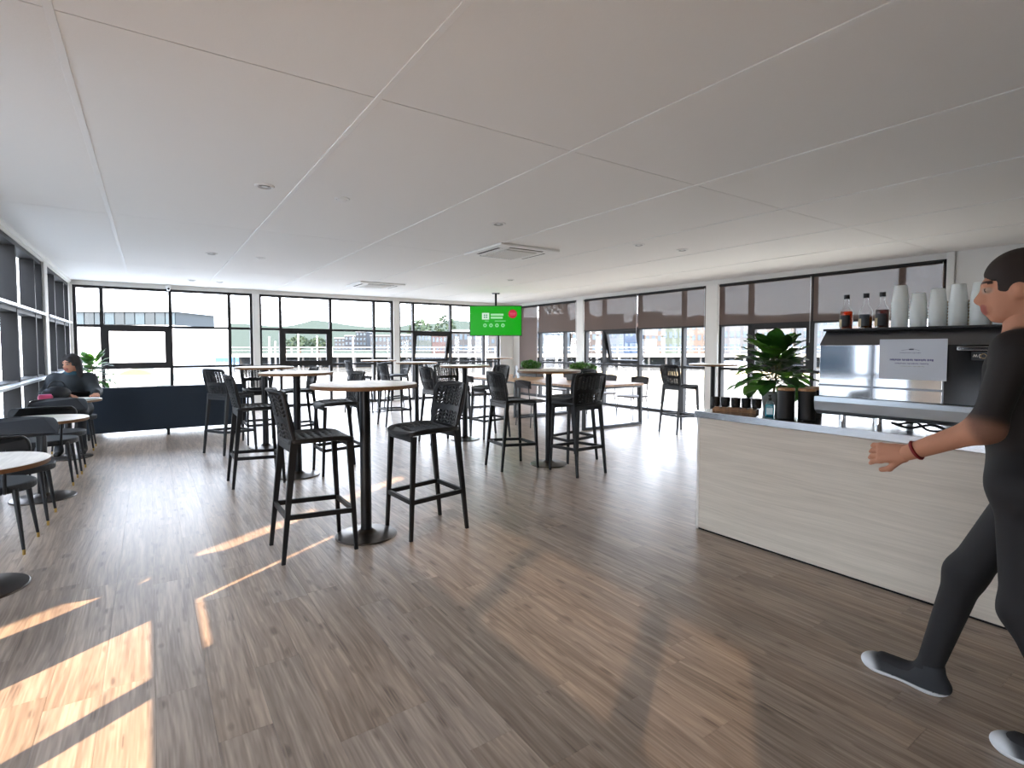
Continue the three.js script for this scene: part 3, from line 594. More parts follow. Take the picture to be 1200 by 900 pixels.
// ---------------------------------------------------------------- navy sofa back, seen from behind
{
  const t = thing('sofa', 'long navy upholstered sofa, its plain back towards the room', 'sofa', [0.22, 0, -9.97]);
  part('back', RB(-1.05, 0.1, -0.12, 1.12, 0.78, 0, 0.02, 3), M.navy, t);
  part('seat_base', RB(-1.05, 0.1, -0.78, 1.12, 0.34, -0.12, 0.02, 2), M.navy, t);
  for (let k = 0; k < 3; k++) part('seat_cushion', RB(-1.04 + k * 0.72, 0.34, -0.78, -0.33 + k * 0.72, 0.46, -0.12, 0.03, 3), M.navy, t);
  for (const x of [-1.0, 0, 1.06]) for (const z of [-0.06, -0.7]) part('leg', cyl(0.018, 0.022, 0, 0.11, x, z, 10), M.black, t);
}
// ---------------------------------------------------------------- long oak tables with black frames, planters, chairs
function oakTable(x0, x1, z0, z1, label) {
  const t = thing('oak_table', label, 'table', [(x0 + x1) / 2, 0, (z0 + z1) / 2], 0, 'oak tables'), w = (x1 - x0) / 2, d = (z1 - z0) / 2, H = 0.745;
  for (let k = 0; k < 5; k++) { const a = -w + k * 2 * w / 5; part('top_board', RB(a + 0.0008, H - 0.035, -d, a + 2 * w / 5 - 0.0008, H, d, 0.003, 1), M.oak, t); }
  part('top_frame', [B(-w + 0.02, H - 0.07, -d + 0.02, -w + 0.06, H - 0.035, d - 0.02), B(w - 0.06, H - 0.07, -d + 0.02, w - 0.02, H - 0.035, d - 0.02), B(-w + 0.02, H - 0.07, d - 0.06, w - 0.02, H - 0.035, d - 0.02), B(-w + 0.02, H - 0.07, -d + 0.02, w - 0.02, H - 0.035, -d + 0.06)], M.blackMetal, t);
  for (const a of [-1, 1]) for (const b of [-1, 1]) part('leg', RB(a * (w - 0.04) - 0.025, 0, b * (d - 0.04) - 0.025, a * (w - 0.04) + 0.025, H - 0.036, b * (d - 0.04) + 0.025, 0.003, 1), M.blackMetal, t);
  for (const b of [-1, 1]) part('floor_rail', B(-w + 0.06, 0, b * (d - 0.04) - 0.025, w - 0.06, 0.045, b * (d - 0.04) + 0.025), M.blackMetal, t);
}
oakTable(5.93, 7.38, -8.55, -6.58, 'square oak table on a black frame, nearest the counter');
oakTable(5.93, 7.38, -10.6, -8.6, 'square oak table on a black frame, butted against the nearer one');
function planter(x, z, label) {
  const t = thing('table_planter', label, 'planter', [x, 0.745, z], 0, 'planters on the oak tables');
  part('box', [B(-0.09, 0, -0.35, 0.09, 0.012, 0.35), B(-0.1, 0, -0.36, -0.088, 0.15, 0.36), B(0.088, 0, -0.36, 0.1, 0.15, 0.36), B(-0.1, 0, -0.36, 0.1, 0.15, -0.348), B(-0.1, 0, 0.348, 0.1, 0.15, 0.36)], std(0x2c2a26, 0.6), t);
  part('soil', B(-0.088, 0.01, -0.348, 0.088, 0.13, 0.348), M.soil, t);
  const stems = []; for (let k = 0; k < 16; k++) { const a = rr(-0.06, 0.06), b = rr(-0.3, 0.3); stems.push(tube([[a, 0.12, b], [a + rr(-0.03, 0.03), 0.22, b + rr(-0.03, 0.03)], [a + rr(-0.06, 0.06), rr(0.26, 0.34), b + rr(-0.06, 0.06)]], 0.003, 6, 5)); }
  part('stems', stems, M.stem, t);
  part('foliage', leafCloud(420, 0.13, 0.1, 0.36, 0.26, 0.05), M.leafLight, t);
}
planter(7.05, -9.6, 'narrow dark planter of bright green leaves on the far oak table');
planter(6.95, -7.75, 'narrow dark planter of bright green leaves on the nearer oak table');
{
  const t = thing('menu_card', 'folded white menu card standing on the far oak table', 'menu', [6.45, 0.746, -9.3], 0.7);
  part('front_leaf', bar(V(0, 0, 0.05), V(0, 0.26, 0), 0.19, 0.003), M.paper, t); part('rear_leaf', bar(V(0, 0, -0.05), V(0, 0.26, 0), 0.19, 0.003), M.paper, t);
  single('paper_cup', lathe([[0.001, 0], [0.03, 0], [0.04, 0.1], [0.042, 0.102], [0.038, 0.1], [0.028, 0.004]], 24, 6.2, 0.746, -6.95), M.cup, 'white paper cup on the near corner of the oak table', 'cup');
}
function makeSide() {                                           // slim dining chair with wire legs, front is +z
  const t = thing('dining_chair', '', 'chair');
  part('seat', RB(-0.22, 0.43, -0.21, 0.22, 0.455, 0.22, 0.012, 2), std(0x4a3d36, 0.6), t);
  const b = new THREE.Shape(); b.moveTo(-0.21, 0); b.lineTo(0.21, 0); b.lineTo(0.22, 0.12); b.quadraticCurveTo(0, 0.16, -0.22, 0.12); const g = new THREE.ExtrudeGeometry(b, { depth: 0.014, bevelEnabled: true, bevelSize: 0.004, bevelThickness: 0.004, bevelSegments: 1, curveSegments: 10 });
  bend(g, (v) => { v.z += -0.25 + 0.9 * v.x * v.x - 0.15 * v.y; v.y += 0.68; }); part('backrest', g, std(0x2b2523, 0.6), t);
  for (const x of [-1, 1]) { part('back_post', tube([[x * 0.17, 0.44, -0.19], [x * 0.18, 0.6, -0.22], [x * 0.18, 0.74, -0.235]], 0.008, 8, 6), M.blackMetal, t); for (const z of [-1, 1]) part('leg', tube([[x * 0.19, 0.435, z * 0.17], [x * 0.21, 0.2, z * 0.2], [x * 0.22, 0, z * 0.215]], 0.0085, 8, 6), M.blackMetal, t); }
  return t;
}
const side = makeSide();
[[7.75, -7.2, -E_, 'slim brown dining chair at the window side of the nearer oak table'], [7.75, -8.05, -E_, 'slim brown dining chair second along the window side of the nearer oak table'], [7.75, -9.3, -E_, 'slim brown dining chair at the window side of the far oak table'], [5.6, -7.55, E_, 'slim brown dining chair on the aisle side of the nearer oak table'], [5.6, -9.5, E_, 'slim brown dining chair on the aisle side of the far oak table']]
  .forEach(([x, z, a, lab], n) => place(side, n === 0, [x, z], a, lab, 'slim dining chairs'));

// ---------------------------------------------------------------- coffee counter
const CX = 3.43, CT = 0.905;
{
  const t = thing('service_counter', 'long counter faced in pale limed timber with a steel edge', 'counter', [CX, 0, -2.51]);
  part('front_panel', RB(0, 0.012, 0.006, 0.02, CT - 0.05, 4.6, 0.002, 1), M.counter, t);
  part('end_trim', RB(-0.004, 0, -0.012, 0.02, CT - 0.05, 0.006, 0.002, 1), M.white, t);
  part('end_panel', RB(0.02, 0.012, -0.01, 0.76, CT - 0.05, 0.02, 0.002, 1), M.counter, t);
  part('carcass', B(0.022, 0.02, 0.022, 0.74, CT - 0.052, 4.58), std(0x6a625a, 0.8), t);
  part('worktop', RB(-0.022, CT - 0.05, -0.03, 0.78, CT, 4.62, 0.004, 2), M.steel, t, 'brushed steel worktop');
  part('floor_strip', B(0.004, 0, 0, 0.74, 0.012, 4.6), M.blackMetal, t);
}
const onTop = (x, z) => [x, CT, z];
{ // espresso machine, its back towards the room
  const X = 3.545, Z0 = -1.725, Z1 = -0.56, t = thing('espresso_machine', 'large chrome espresso machine on the counter with a paper notice on its back', 'coffee machine', onTop(X, Z0)), L = Z1 - Z0;
  const ext = (pts, z0, z1) => { const s = new THREE.Shape(pts.map(([a, b]) => new THREE.Vector2(a, b))); const g = new THREE.ExtrudeGeometry(s, { depth: z1 - z0, bevelEnabled: true, bevelSize: 0.004, bevelThickness: 0.004, bevelSegments: 1 }); g.translate(0, 0, z0); return g; };
  const y = (v) => v - CT;
  part('drip_body', ext([[0.01, y(0.985)], [0.04, y(0.96)], [0.6, y(0.96)], [0.6, y(1.066)], [0.004, y(1.066)], [0, y(1.04)]], 0.0, L), std(0xb4bbbf, 0.3, { metalness: 0.9 }), t, 'brushed steel lower body');
  part('body', ext([[0.06, y(1.07)], [0.56, y(1.07)], [0.56, y(1.48)], [0.14, y(1.48)], [0.06, y(1.4)]], 0.012, L - 0.012), std(0x8d8f92, 0.3, { metalness: 0.9 }), t);
  part('mirror_panel', RB(0.043, y(1.072), 0.006, 0.056, y(1.398), 0.655, 0.003, 1), M.chrome, t, 'polished chrome back panel');
  part('panel_joint', B(0.041, y(1.072), 0.305, 0.046, y(1.398), 0.318), M.darkSteel, t);
  part('panel_rib', B(0.036, y(1.138), 0.004, 0.045, y(1.15), 0.655), M.darkSteel, t);
  part('dark_panel', RB(0.043, y(1.072), 0.66, 0.056, y(1.398), L - 0.006, 0.003, 1), std(0x0b0a0a, 0.12), t, 'glossy black back panel with script lettering');
  part('hood', ext([[0.05, y(1.4)], [0.075, y(1.4)], [0.15, y(1.485)], [0.135, y(1.49)]], 0.004, L - 0.004), std(0x77787b, 0.35, { metalness: 0.85 }), t);
  part('cup_rail', RB(0.1, y(1.488), -0.005, 0.6, y(1.503), L + 0.005, 0.004, 1), M.black, t, 'black cup tray on top');
  for (const z of [0.15, 0.35, 0.95]) for (const x of [0.045, 0.52]) part('foot', cyl(0.02, 0.02, 0, 0.056, x, z, 16), M.chrome, t);
  part('hose', tube([[0.1, 0.03, 0.4], [0.07, 0.014, 0.5], [0.09, 0.04, 0.6], [0.06, 0.012, 0.72], [0.12, 0.03, 0.85]], 0.008, 24, 8), M.black, t);
  part('hose', tube([[0.13, 0.02, 0.42], [0.1, 0.045, 0.52], [0.05, 0.013, 0.6], [0.08, 0.02, 0.7]], 0.007, 24, 8), M.black, t);
  const cv = document.createElement('canvas'); cv.width = 512; cv.height = 128; const c = cv.getContext('2d'); c.fillStyle = '#0b0a0a'; c.fillRect(0, 0, 512, 128);
  c.strokeStyle = '#d9d2c6'; c.lineWidth = 7; c.beginPath(); c.moveTo(20, 80); c.lineTo(34, 44); c.lineTo(46, 76); c.lineTo(60, 44); c.lineTo(70, 82); c.stroke();
  c.strokeStyle = '#9a7a3e'; c.lineWidth = 9; c.beginPath(); c.arc(140, 64, 34, 0, 7); c.stroke(); c.strokeStyle = '#d9d2c6'; c.lineWidth = 7; c.beginPath(); c.arc(118, 64, 30, 1.9, 4.3); c.stroke();
  for (let i = 0; i < 6; i++) { c.beginPath(); c.moveTo(206 + i * 36, 84); c.quadraticCurveTo(206 + i * 36, 40, 226 + i * 36, 46); c.quadraticCurveTo(236 + i * 36, 80, 222 + i * 36, 84); c.stroke(); }
  c.beginPath(); c.moveTo(440, 82); c.quadraticCurveTo(500, 86, 478, 60); c.quadraticCurveTo(470, 36, 504, 42); c.stroke();
  const tx = new THREE.CanvasTexture(cv); tx.colorSpace = THREE.SRGBColorSpace;
  const lg = new THREE.PlaneGeometry(0.18, 0.045).rotateY(-Math.PI / 2).translate(0.0422, y(1.338), 0.865); part('lettering', lg, std(0xffffff, 0.3, { map: tx }), t);
  part('chrome_strip', RB(0.038, y(1.368), 0.715, 0.046, y(1.388), 0.895, 0.002, 1), M.chrome, t); part('chrome_strip', RB(0.038, y(1.368), 0.925, 0.046, y(1.388), 1.12, 0.002, 1), M.chrome, t);
  // the notice
  const pv = document.createElement('canvas'); pv.width = 640; pv.height = 460; const p = pv.getContext('2d'); p.fillStyle = '#d3dae2'; p.fillRect(0, 0, 640, 460);
  p.strokeStyle = '#8d93a6'; p.lineWidth = 4; p.beginPath(); p.moveTo(220, 128); p.quadraticCurveTo(290, 118, 320, 104); p.quadraticCurveTo(360, 122, 390, 128); p.stroke(); p.fillStyle = '#3c4152'; p.fillRect(292, 112, 44, 11);
  const words = (y0, x0, x1, h, col) => { p.fillStyle = col; let x = x0; let k = 0; while (x < x1) { const w = 6 + ((k * 7) % 5) * 2; p.fillRect(x, y0 + ((k * 3) % 2) * 2, w, h - ((k * 5) % 3) * 2); x += w + (k % 8 === 7 ? 12 : 4); k++; } };
  words(150, 205, 400, 11, '#9aa1b4'); words(224, 108, 520, 22, '#5a5c8c'); words(270, 160, 480, 13, '#8286a6'); words(304, 215, 440, 8, '#aab0a8');
  const pt = new THREE.CanvasTexture(pv); pt.colorSpace = THREE.SRGBColorSpace;
  const pg = new THREE.PlaneGeometry(0.325, 0.232).rotateY(-Math.PI / 2); pg.translate(0, 0, 0);
  const n = part('sheet', pg, std(0xffffff, 0.8, { map: pt }), thing('paper_notice', 'white printed paper notice taped to the coffee machine', 'notice', [X + 0.031, 1.315, -1.212]));
  n.material.side = THREE.DoubleSide; n.rotation.z = 0.0;
  part('backing_sheet', RB(0.0008, -0.116, -0.1625, 0.0022, 0.116, 0.1625, 0.0004, 1), M.paper, n.parent);
}
// bottles and cups on the machine
function bottle(z, liquid, label, empty) {
  const t = thing('spirit_bottle', label, 'bottle', [3.83, 1.5035, z], 0.3, 'bottles on the coffee machine');
  part('glass', lathe([[0.001, 0.002], [0.036, 0.0], [0.039, 0.006], [0.039, 0.105], [0.033, 0.128], [0.015, 0.152], [0.0125, 0.2], [0.0145, 0.202], [0.0145, 0.21]], 28), phys(0xffffff, 0.03, { transmission: 1, thickness: 0, ior: 1.5 }), t);
  part('liquid', lathe([[0.001, 0.006], [0.0355, 0.006], [0.0355, empty ? 0.075 : 0.118], [0.001, empty ? 0.075 : 0.118]], 24), phys(liquid, 0.1, { transmission: 0.75, thickness: 0.05, ior: 1.36, attenuationColor: new THREE.Color(liquid), attenuationDistance: 0.04 }), t);
  const lb = new THREE.CylinderGeometry(0.0396, 0.0396, 0.075, 20, 1, true, -2.6, 1.7); lb.translate(0, 0.055, 0); part('label_band', lb, std(empty ? 0x2a3238 : 0x1d2024, 0.5, { side: THREE.DoubleSide }), t);
  const l2 = new THREE.CylinderGeometry(0.0399, 0.0399, 0.05, 12, 1, true, -2.9, 0.75); l2.translate(0, 0.04, 0); part('label_patch', l2, std(0xd8c49a, 0.6, { side: THREE.DoubleSide }), t);
  part('cap', cyl(0.0165, 0.0165, 0.2, 0.228, 0, 0, 18), M.black, t);
}
bottle(-1.672, 0xb5560f, 'amber whisky bottle at the end of the coffee machine');
bottle(-1.556, 0x9a6a2a, 'half-empty clear whisky bottle between the amber and the red one', true);
bottle(-1.463, 0x7a1c10, 'reddish spirit bottle next to the paper cups');
function cupStack(z, n, label) {
  const t = thing('paper_cup_stack', label, 'cups', [3.83, 1.5035, z], 0, 'upturned paper cups on the coffee machine');
  const g = lathe([[0.0455, 0], [0.0465, 0.003], [0.044, 0.007], [0.033, 0.108], [0.0315, 0.112], [0.001, 0.111]], 28);
  for (let k = 0; k < n; k++) { const m = part('cup', g, M.cup, t); m.position.y = k * 0.0185; }
}
[[-1.367, 9, 'tallest stack of white paper cups, next to the bottles'], [-1.272, 6, 'second paper cup stack from the bottles'], [-1.177, 7, 'third paper cup stack from the bottles'], [-1.082, 8, 'fourth paper cup stack from the bottles'], [-0.985, 8, 'fifth paper cup stack from the bottles'], [-0.885, 5, 'sixth paper cup stack from the bottles'], [-0.79, 2, 'short pair of paper cups last in the row']].forEach((a) => cupStack(...a));
{
  const t = thing('cardboard_box', 'plain beige carton behind the paper cups', 'box', [4.05, 1.5035, -1.05]); part('carton', RB(-0.07, 0, -0.2, 0.07, 0.16, 0.2, 0.003, 1), std(0xb7a68c, 0.8), t); part('tape', B(-0.071, 0.06, -0.02, 0.071, 0.1605, 0.02), std(0xc9bda6, 0.4), t);
}
// canisters
function canister(x, z, label) {
  const t = thing('canister', label, 'canister', onTop(x, z), 0, 'black canisters on the counter');
  part('body', lathe([[0.001, 0], [0.05, 0], [0.053, 0.004], [0.053, 0.185], [0.05, 0.19], [0.001, 0.19]], 32), M.black, t); part('lid', lathe([[0.053, 0.19], [0.054, 0.194], [0.054, 0.205], [0.051, 0.209], [0.001, 0.209]], 32), M.oak, t, 'bamboo lid');
}
canister(3.535, -1.905, 'black canister with a bamboo lid beside the blue pump bottle'); canister(3.6, -1.8, 'black canister with a bamboo lid, middle of three'); canister(3.75, -1.83, 'black canister with a bamboo lid nearest the coffee machine');
{
  const t = thing('pump_bottle', 'small clear pump bottle of blue hand gel by the canisters', 'bottle', onTop(3.56, -2.03), 0.4);
  part('gel', RB(-0.022, 0, -0.028, 0.022, 0.085, 0.028, 0.008, 3), phys(0x3fb6c8, 0.1, { transmission: 0.5, thickness: 0.04, ior: 1.36, attenuationColor: new THREE.Color(0x50c8dc), attenuationDistance: 0.05 }), t);
  part('shoulder', lathe([[0.026, 0.085], [0.022, 0.1], [0.012, 0.11], [0.001, 0.11]], 20), phys(0xd8f0f4, 0.1, { transmission: 0.7, thickness: 0 }), t); part('label_patch', RB(-0.0235, 0.015, -0.02, -0.0215, 0.06, 0.02, 0.0005, 1), std(0xd6eef2, 0.5), t);
  part('pump', [cyl(0.011, 0.011, 0.108, 0.128, 0, 0, 14), cyl(0.004, 0.004, 0.128, 0.142, 0, 0, 10), RB(-0.035, 0.14, -0.008, 0.012, 0.15, 0.008, 0.003, 1)], M.black, t);
}
{
  const t = thing('cup_crate', 'low slatted wooden crate holding black cups on the counter end', 'crate', onTop(3.62, -2.33), 0.35);
  for (let k = 0; k < 6; k++) part('slat', RB(-0.06, 0.022, -0.14 + k * 0.048, 0.06, 0.032, -0.105 + k * 0.048, 0.002, 1), M.oak, t);
  for (const x of [-0.05, 0.05]) part('runner', RB(x - 0.01, 0, -0.15, x + 0.01, 0.022, 0.15, 0.002, 1), M.oak, t);
  for (const z of [-0.14, 0.14]) part('block', RB(-0.065, 0, z - 0.012, 0.065, 0.022, z + 0.012, 0.002, 1), M.oak, t);
  const cp = lathe([[0.001, 0.002], [0.026, 0], [0.031, 0.006], [0.034, 0.068], [0.0325, 0.07], [0.029, 0.066], [0.026, 0.008], [0.001, 0.006]], 28);
  const hd = new THREE.TorusGeometry(0.017, 0.004, 6, 14, Math.PI).rotateZ(-Math.PI / 2).translate(0.032, 0.038, 0);
  const dx = Math.sin(0.35), dz = Math.cos(0.35);
  ['beside the crate end towards the blinds', 'second along the crate from its blind end', 'in the middle of the crate', 'fourth along the crate from its blind end', 'nearest the plant pot in the crate'].forEach((w, k) => { const o = -0.112 + k * 0.056, u = thing('black_cup', 'black ceramic cup standing ' + w, 'cup', [3.62 + dx * o * 1.3, CT + 0.032, -2.33 + dz * o * 1.3], 0.35 + Math.PI, 'black cups in the crate'); part('bowl', cp, M.black, u); part('handle', hd, M.black, u); });
}
// potted fiddle-leaf plant
function bigLeaf(L, W, droop, fold) {
  const nu = 10, nv = 6, pos = [], idx = [];
  for (let i = 0; i <= nu; i++) { const t = i / nu, w = W * Math.pow(Math.sin(Math.PI * Math.pow(t, 0.8)), 0.75) * (0.75 + 0.35 * t); for (let j = 0; j <= nv; j++) { const s = j / nv * 2 - 1; pos.push(s * w * 0.5, -droop * t * t * L + fold * Math.abs(s) * w * 0.3 + 0.006 * Math.sin(t * 14 + s * 2), t * L); } }
  for (let i = 0; i < nu; i++) for (let j = 0; j < nv; j++) { const a = i * (nv + 1) + j, b = a + nv + 1; idx.push(a, b, a + 1, b, b + 1, a + 1); }
  const g = new THREE.BufferGeometry(); g.setAttribute('position', new THREE.Float32BufferAttribute(pos, 3)); g.setIndex(idx); g.computeVertexNormals(); g.setAttribute('uv', new THREE.Float32BufferAttribute(new Float32Array(pos.length / 3 * 2), 2)); return g;
}
function pottedPlant(t, stemTop, n, leafL, potR, potH, potMat, h0, h1, spread) {
  part('pot', lathe([[0.001, 0], [potR * 0.8, 0], [potR, potH], [potR * 0.93, potH], [potR * 0.9, potH - 0.02], [0.001, potH - 0.02]], 32), potMat, t);
  part('soil', cyl(potR * 0.88, potR * 0.9, potH - 0.03, potH - 0.015, 0, 0, 24), M.soil, t);
  part('stem', tube([[0, potH - 0.02, 0], [0.015, (potH + stemTop) / 2, 0.01], [0, stemTop, 0]], 0.008, 12, 8), M.stem, t);
  for (let k = 0; k < n; k++) {
    const h = h0 + (h1 - h0) * k / (n - 1), a = k * 2.4 + rr(-0.3, 0.3), up = k / (n - 1), reach = spread * (1 - 0.55 * up) * rr(0.75, 1.1);
    const m = part('leaf', bigLeaf(leafL * rr(0.8, 1.15), leafL * rr(0.62, 0.78), rr(0.25, 0.6) * (1 - 0.5 * up), rr(0.1, 0.45)), k % 3 === 1 ? M.leafLight : M.leaf, t);
    m.position.set(Math.cos(a) * reach * 0.35, h, Math.sin(a) * reach * 0.35); m.rotation.order = 'YXZ'; m.rotation.y = Math.PI / 2 - a; m.rotation.x = mix(0.15, -1.0, up) + rr(-0.25, 0.25);
    const st = part('petiole', tube([[0, 0, 0], [0, 0.01, -0.03], [0, -0.02, -Math.hypot(m.position.x, m.position.z)]], 0.003, 6, 5), M.stem, m);
  }
}
pottedPlant(thing('counter_plant', 'glossy large-leaved green plant in a grey pot on the counter', 'plant', onTop(3.9, -2.2)), 0.4, 58, 0.21, 0.085, 0.14, std(0x8b8d8c, 0.5), 0.19, 0.47, 0.34);
{
  const t = thing('floor_plant', 'leafy green plant in a tall pale pot behind the seated person', 'plant', [-0.8, 0, -11.2]);
  pottedPlant(t, 1.1, 44, 0.2, 0.15, 0.72, std(0xd8d6d0, 0.6), 0.8, 1.2, 0.5);
}

// ---------------------------------------------------------------- people
const cap = (a, b, ra, rb, tag) => ({ a, b, ra, rb, tag });
function capDist(p, q) {
  const ax = q.a[0], ay = q.a[1], az = q.a[2], bx = q.b[0] - ax, by = q.b[1] - ay, bz = q.b[2] - az, px = p[0] - ax, py = p[1] - ay, pz = p[2] - az, L = bx * bx + by * by + bz * bz;
  const t = L > 0 ? clamp((px * bx + py * by + pz * bz) / L, 0, 1) : 0, dx = px - t * bx, dy = py - t * by, dz = pz - t * bz;
  return Math.sqrt(dx * dx + dy * dy + dz * dz) - (q.ra + (q.rb - q.ra) * t);
}
function ellDist(p, q) { const x = (p[0] - q.c[0]) / q.r[0], y = (p[1] - q.c[1]) / q.r[1], z = (p[2] - q.c[2]) / q.r[2]; return (Math.sqrt(x * x + y * y + z * z) - 1) * Math.min(...q.r); }
const dist = (p, q) => (q.c ? ellDist(p, q) : capDist(p, q));
const smin = (a, b, k) => { const h = Math.max(k - Math.abs(a - b), 0) / k; return Math.min(a, b) - h * h * k * 0.25; };
function skinMesh(prims, cell, k, colors, paint, cut) {           // prims -> one smooth coloured geometry
  const lo = [1e9, 1e9, 1e9], hi = [-1e9, -1e9, -1e9];
  for (const q of prims) for (let i = 0; i < 3; i++) {
    if (q.c) { lo[i] = Math.min(lo[i], q.c[i] - q.r[i]); hi[i] = Math.max(hi[i], q.c[i] + q.r[i]); }
    else { lo[i] = Math.min(lo[i], q.a[i] - q.ra, q.b[i] - q.rb); hi[i] = Math.max(hi[i], q.a[i] + q.ra, q.b[i] + q.rb); }
  }
  const S = Math.max(hi[0] - lo[0], hi[1] - lo[1], hi[2] - lo[2]) * 1.06 + cell * 8, C = [0, 1, 2].map((i) => (lo[i] + hi[i]) / 2), N = Math.min(170, Math.ceil(S / cell));
  const mc = new MarchingCubes(N, new THREE.MeshBasicMaterial(), false, false, 260000); mc.isolation = 0; mc.reset();
  const h = S / 2, at = (i) => (i - N / 2) / (N / 2) * h;
  for (let z = 0; z < N; z++) for (let y = 0; y < N; y++) for (let x = 0; x < N; x++) {
    const p = [C[0] + at(x), C[1] + at(y), C[2] + at(z)]; let d = 1;
    for (const q of prims) d = smin(d, dist(p, q), q.k ?? k);
    if (cut) d = Math.max(d, cut(p));
    mc.field[x + y * N + z * N * N] = -d;
  }
  mc.update();
  const n = mc.count ?? mc.geometry.drawRange.count, src = mc.positionArray, pos = new Float32Array(n * 3), col = new Float32Array(n * 3), nor = new Float32Array(n * 3), c = new THREE.Color();
  const D = (p) => { let d = 1; for (const q of prims) d = smin(d, dist(p, q), q.k ?? k); if (cut) d = Math.max(d, cut(p)); return d; };
  for (let i = 0; i < n; i++) {
    const p = [0, 1, 2].map((j) => C[j] + src[3 * i + j] * h); pos.set(p, 3 * i);
    const e = cell * 0.5, d0 = D(p), g = V(D([p[0] + e, p[1], p[2]]) - d0, D([p[0], p[1] + e, p[2]]) - d0, D([p[0], p[1], p[2] + e]) - d0).normalize(); nor.set([g.x, g.y, g.z], 3 * i);
    let best = 1e9, tag = ''; const near = prims.map((q) => { const v = dist(p, q); if (v < best) { best = v; tag = q.tag; } return v; });
    const own = paint && paint(p, tag);
    if (own != null) { c.set(own); col.set([c.r, c.g, c.b], 3 * i); continue; }
    let W = 0; const m = [0, 0, 0]; near.forEach((v, j) => { const w = Math.exp(-(v - best) / (cell * 0.3)); if (w < 0.01) return; c.set(colors[prims[j].tag]); W += w; m[0] += w * c.r; m[1] += w * c.g; m[2] += w * c.b; });
    col.set(m.map((x) => x / W), 3 * i);
  }
  const g = new THREE.BufferGeometry(); g.setAttribute('position', new THREE.BufferAttribute(pos, 3)); g.setAttribute('normal', new THREE.BufferAttribute(nor, 3)); g.setAttribute('color', new THREE.BufferAttribute(col, 3));
  g.setAttribute('uv', new THREE.BufferAttribute(new Float32Array(n * 2), 2));
  return g;
}
const SKIN = 0xc38c70, LIP = 0x9c5a50, EYE_W = 0xb39a88, EYE_D = 0x2a1c14, BROW = 0x2a1d17;
function headGeo(top, turn, tilt) {                               // head 0.235 high, centre at origin, face towards +z, then turned
  const P = [
    { c: [0, 0.025, -0.012], r: [0.074, 0.092, 0.092], tag: 's' }, { c: [0, -0.035, 0.018], r: [0.058, 0.078, 0.066], tag: 's' }, { c: [0, -0.088, 0.05], r: [0.028, 0.022, 0.026], tag: 's' },
    cap([0, 0.008, 0.078], [0, -0.028, 0.1], 0.008, 0.0125, 's'), cap([-0.011, -0.032, 0.088], [0.011, -0.032, 0.088], 0.008, 0.008, 's'),
    cap([-0.035, 0.024, 0.074], [0.035, 0.024, 0.074], 0.011, 0.011, 's'), cap([-0.018, -0.058, 0.082], [0.018, -0.058, 0.082], 0.007, 0.007, 'l'), cap([-0.015, -0.068, 0.08], [0.015, -0.068, 0.08], 0.007, 0.007, 'l'),
    { c: [-0.076, -0.005, -0.008], r: [0.011, 0.03, 0.02], tag: 's' }, { c: [0.076, -0.005, -0.008], r: [0.011, 0.03, 0.02], tag: 's' },
    { c: [-0.031, 0.002, 0.071], r: [0.0125, 0.007, 0.0125], tag: 'e', k: 0.004 }, { c: [0.031, 0.002, 0.071], r: [0.0125, 0.007, 0.0125], tag: 'e', k: 0.004 },
    cap([0, -0.06, -0.02], [0, -0.18, -0.035], 0.05, 0.054, 's'),
  ].map((q) => ({ k: 0.022, ...q }));
  const g = skinMesh(P, 0.0042, 0.02, { s: SKIN, l: LIP, e: EYE_W }, (p, t) => {
    if (t === 'e' && Math.hypot(Math.abs(p[0]) - 0.031, p[1] - 0.002) < 0.0068) return EYE_D;
    if (p[2] > 0.06 && Math.abs(p[1] - 0.03 + 0.12 * (Math.abs(Math.abs(p[0]) - 0.032))) < 0.005 && Math.abs(Math.abs(p[0]) - 0.034) < 0.022) return BROW;
    return null;
  });
  g.rotateX(tilt); g.rotateY(turn); g.translate(...top); return g;
}
function hairGeo(top, turn, tilt, long, color) {
  const P = [{ c: [0, 0.038, -0.02], r: [0.09, 0.098, 0.104], tag: 'h' }];
  if (long) P.push(cap([-0.075, 0.02, -0.03], [-0.088, -0.19, -0.02], 0.034, 0.03, 'h'), cap([0.075, 0.02, -0.03], [0.088, -0.19, -0.02], 0.034, 0.03, 'h'), cap([0, 0, -0.08], [0, -0.2, -0.085], 0.06, 0.05, 'h'), cap([-0.05, 0.085, 0.05], [-0.078, 0.0, 0.035], 0.022, 0.018, 'h'), cap([0.05, 0.085, 0.05], [0.078, 0.0, 0.035], 0.022, 0.018, 'h'));
  else P.push(cap([-0.05, -0.02, -0.07], [0.05, -0.02, -0.07], 0.045, 0.045, 'h'), cap([0, -0.03, -0.09], [0, -0.12, -0.11], 0.035, 0.022, 'h'));
  const g = skinMesh(P, 0.007, 0.03, { h: color }, null, (p) => Math.min(0.058 - p[1] - Math.abs(p[0]) * 0.5, Math.min(p[2] - 0.048, 0.075 - Math.abs(p[0]))));
  g.rotateX(tilt); g.rotateY(turn); g.translate(...top); return g;
}
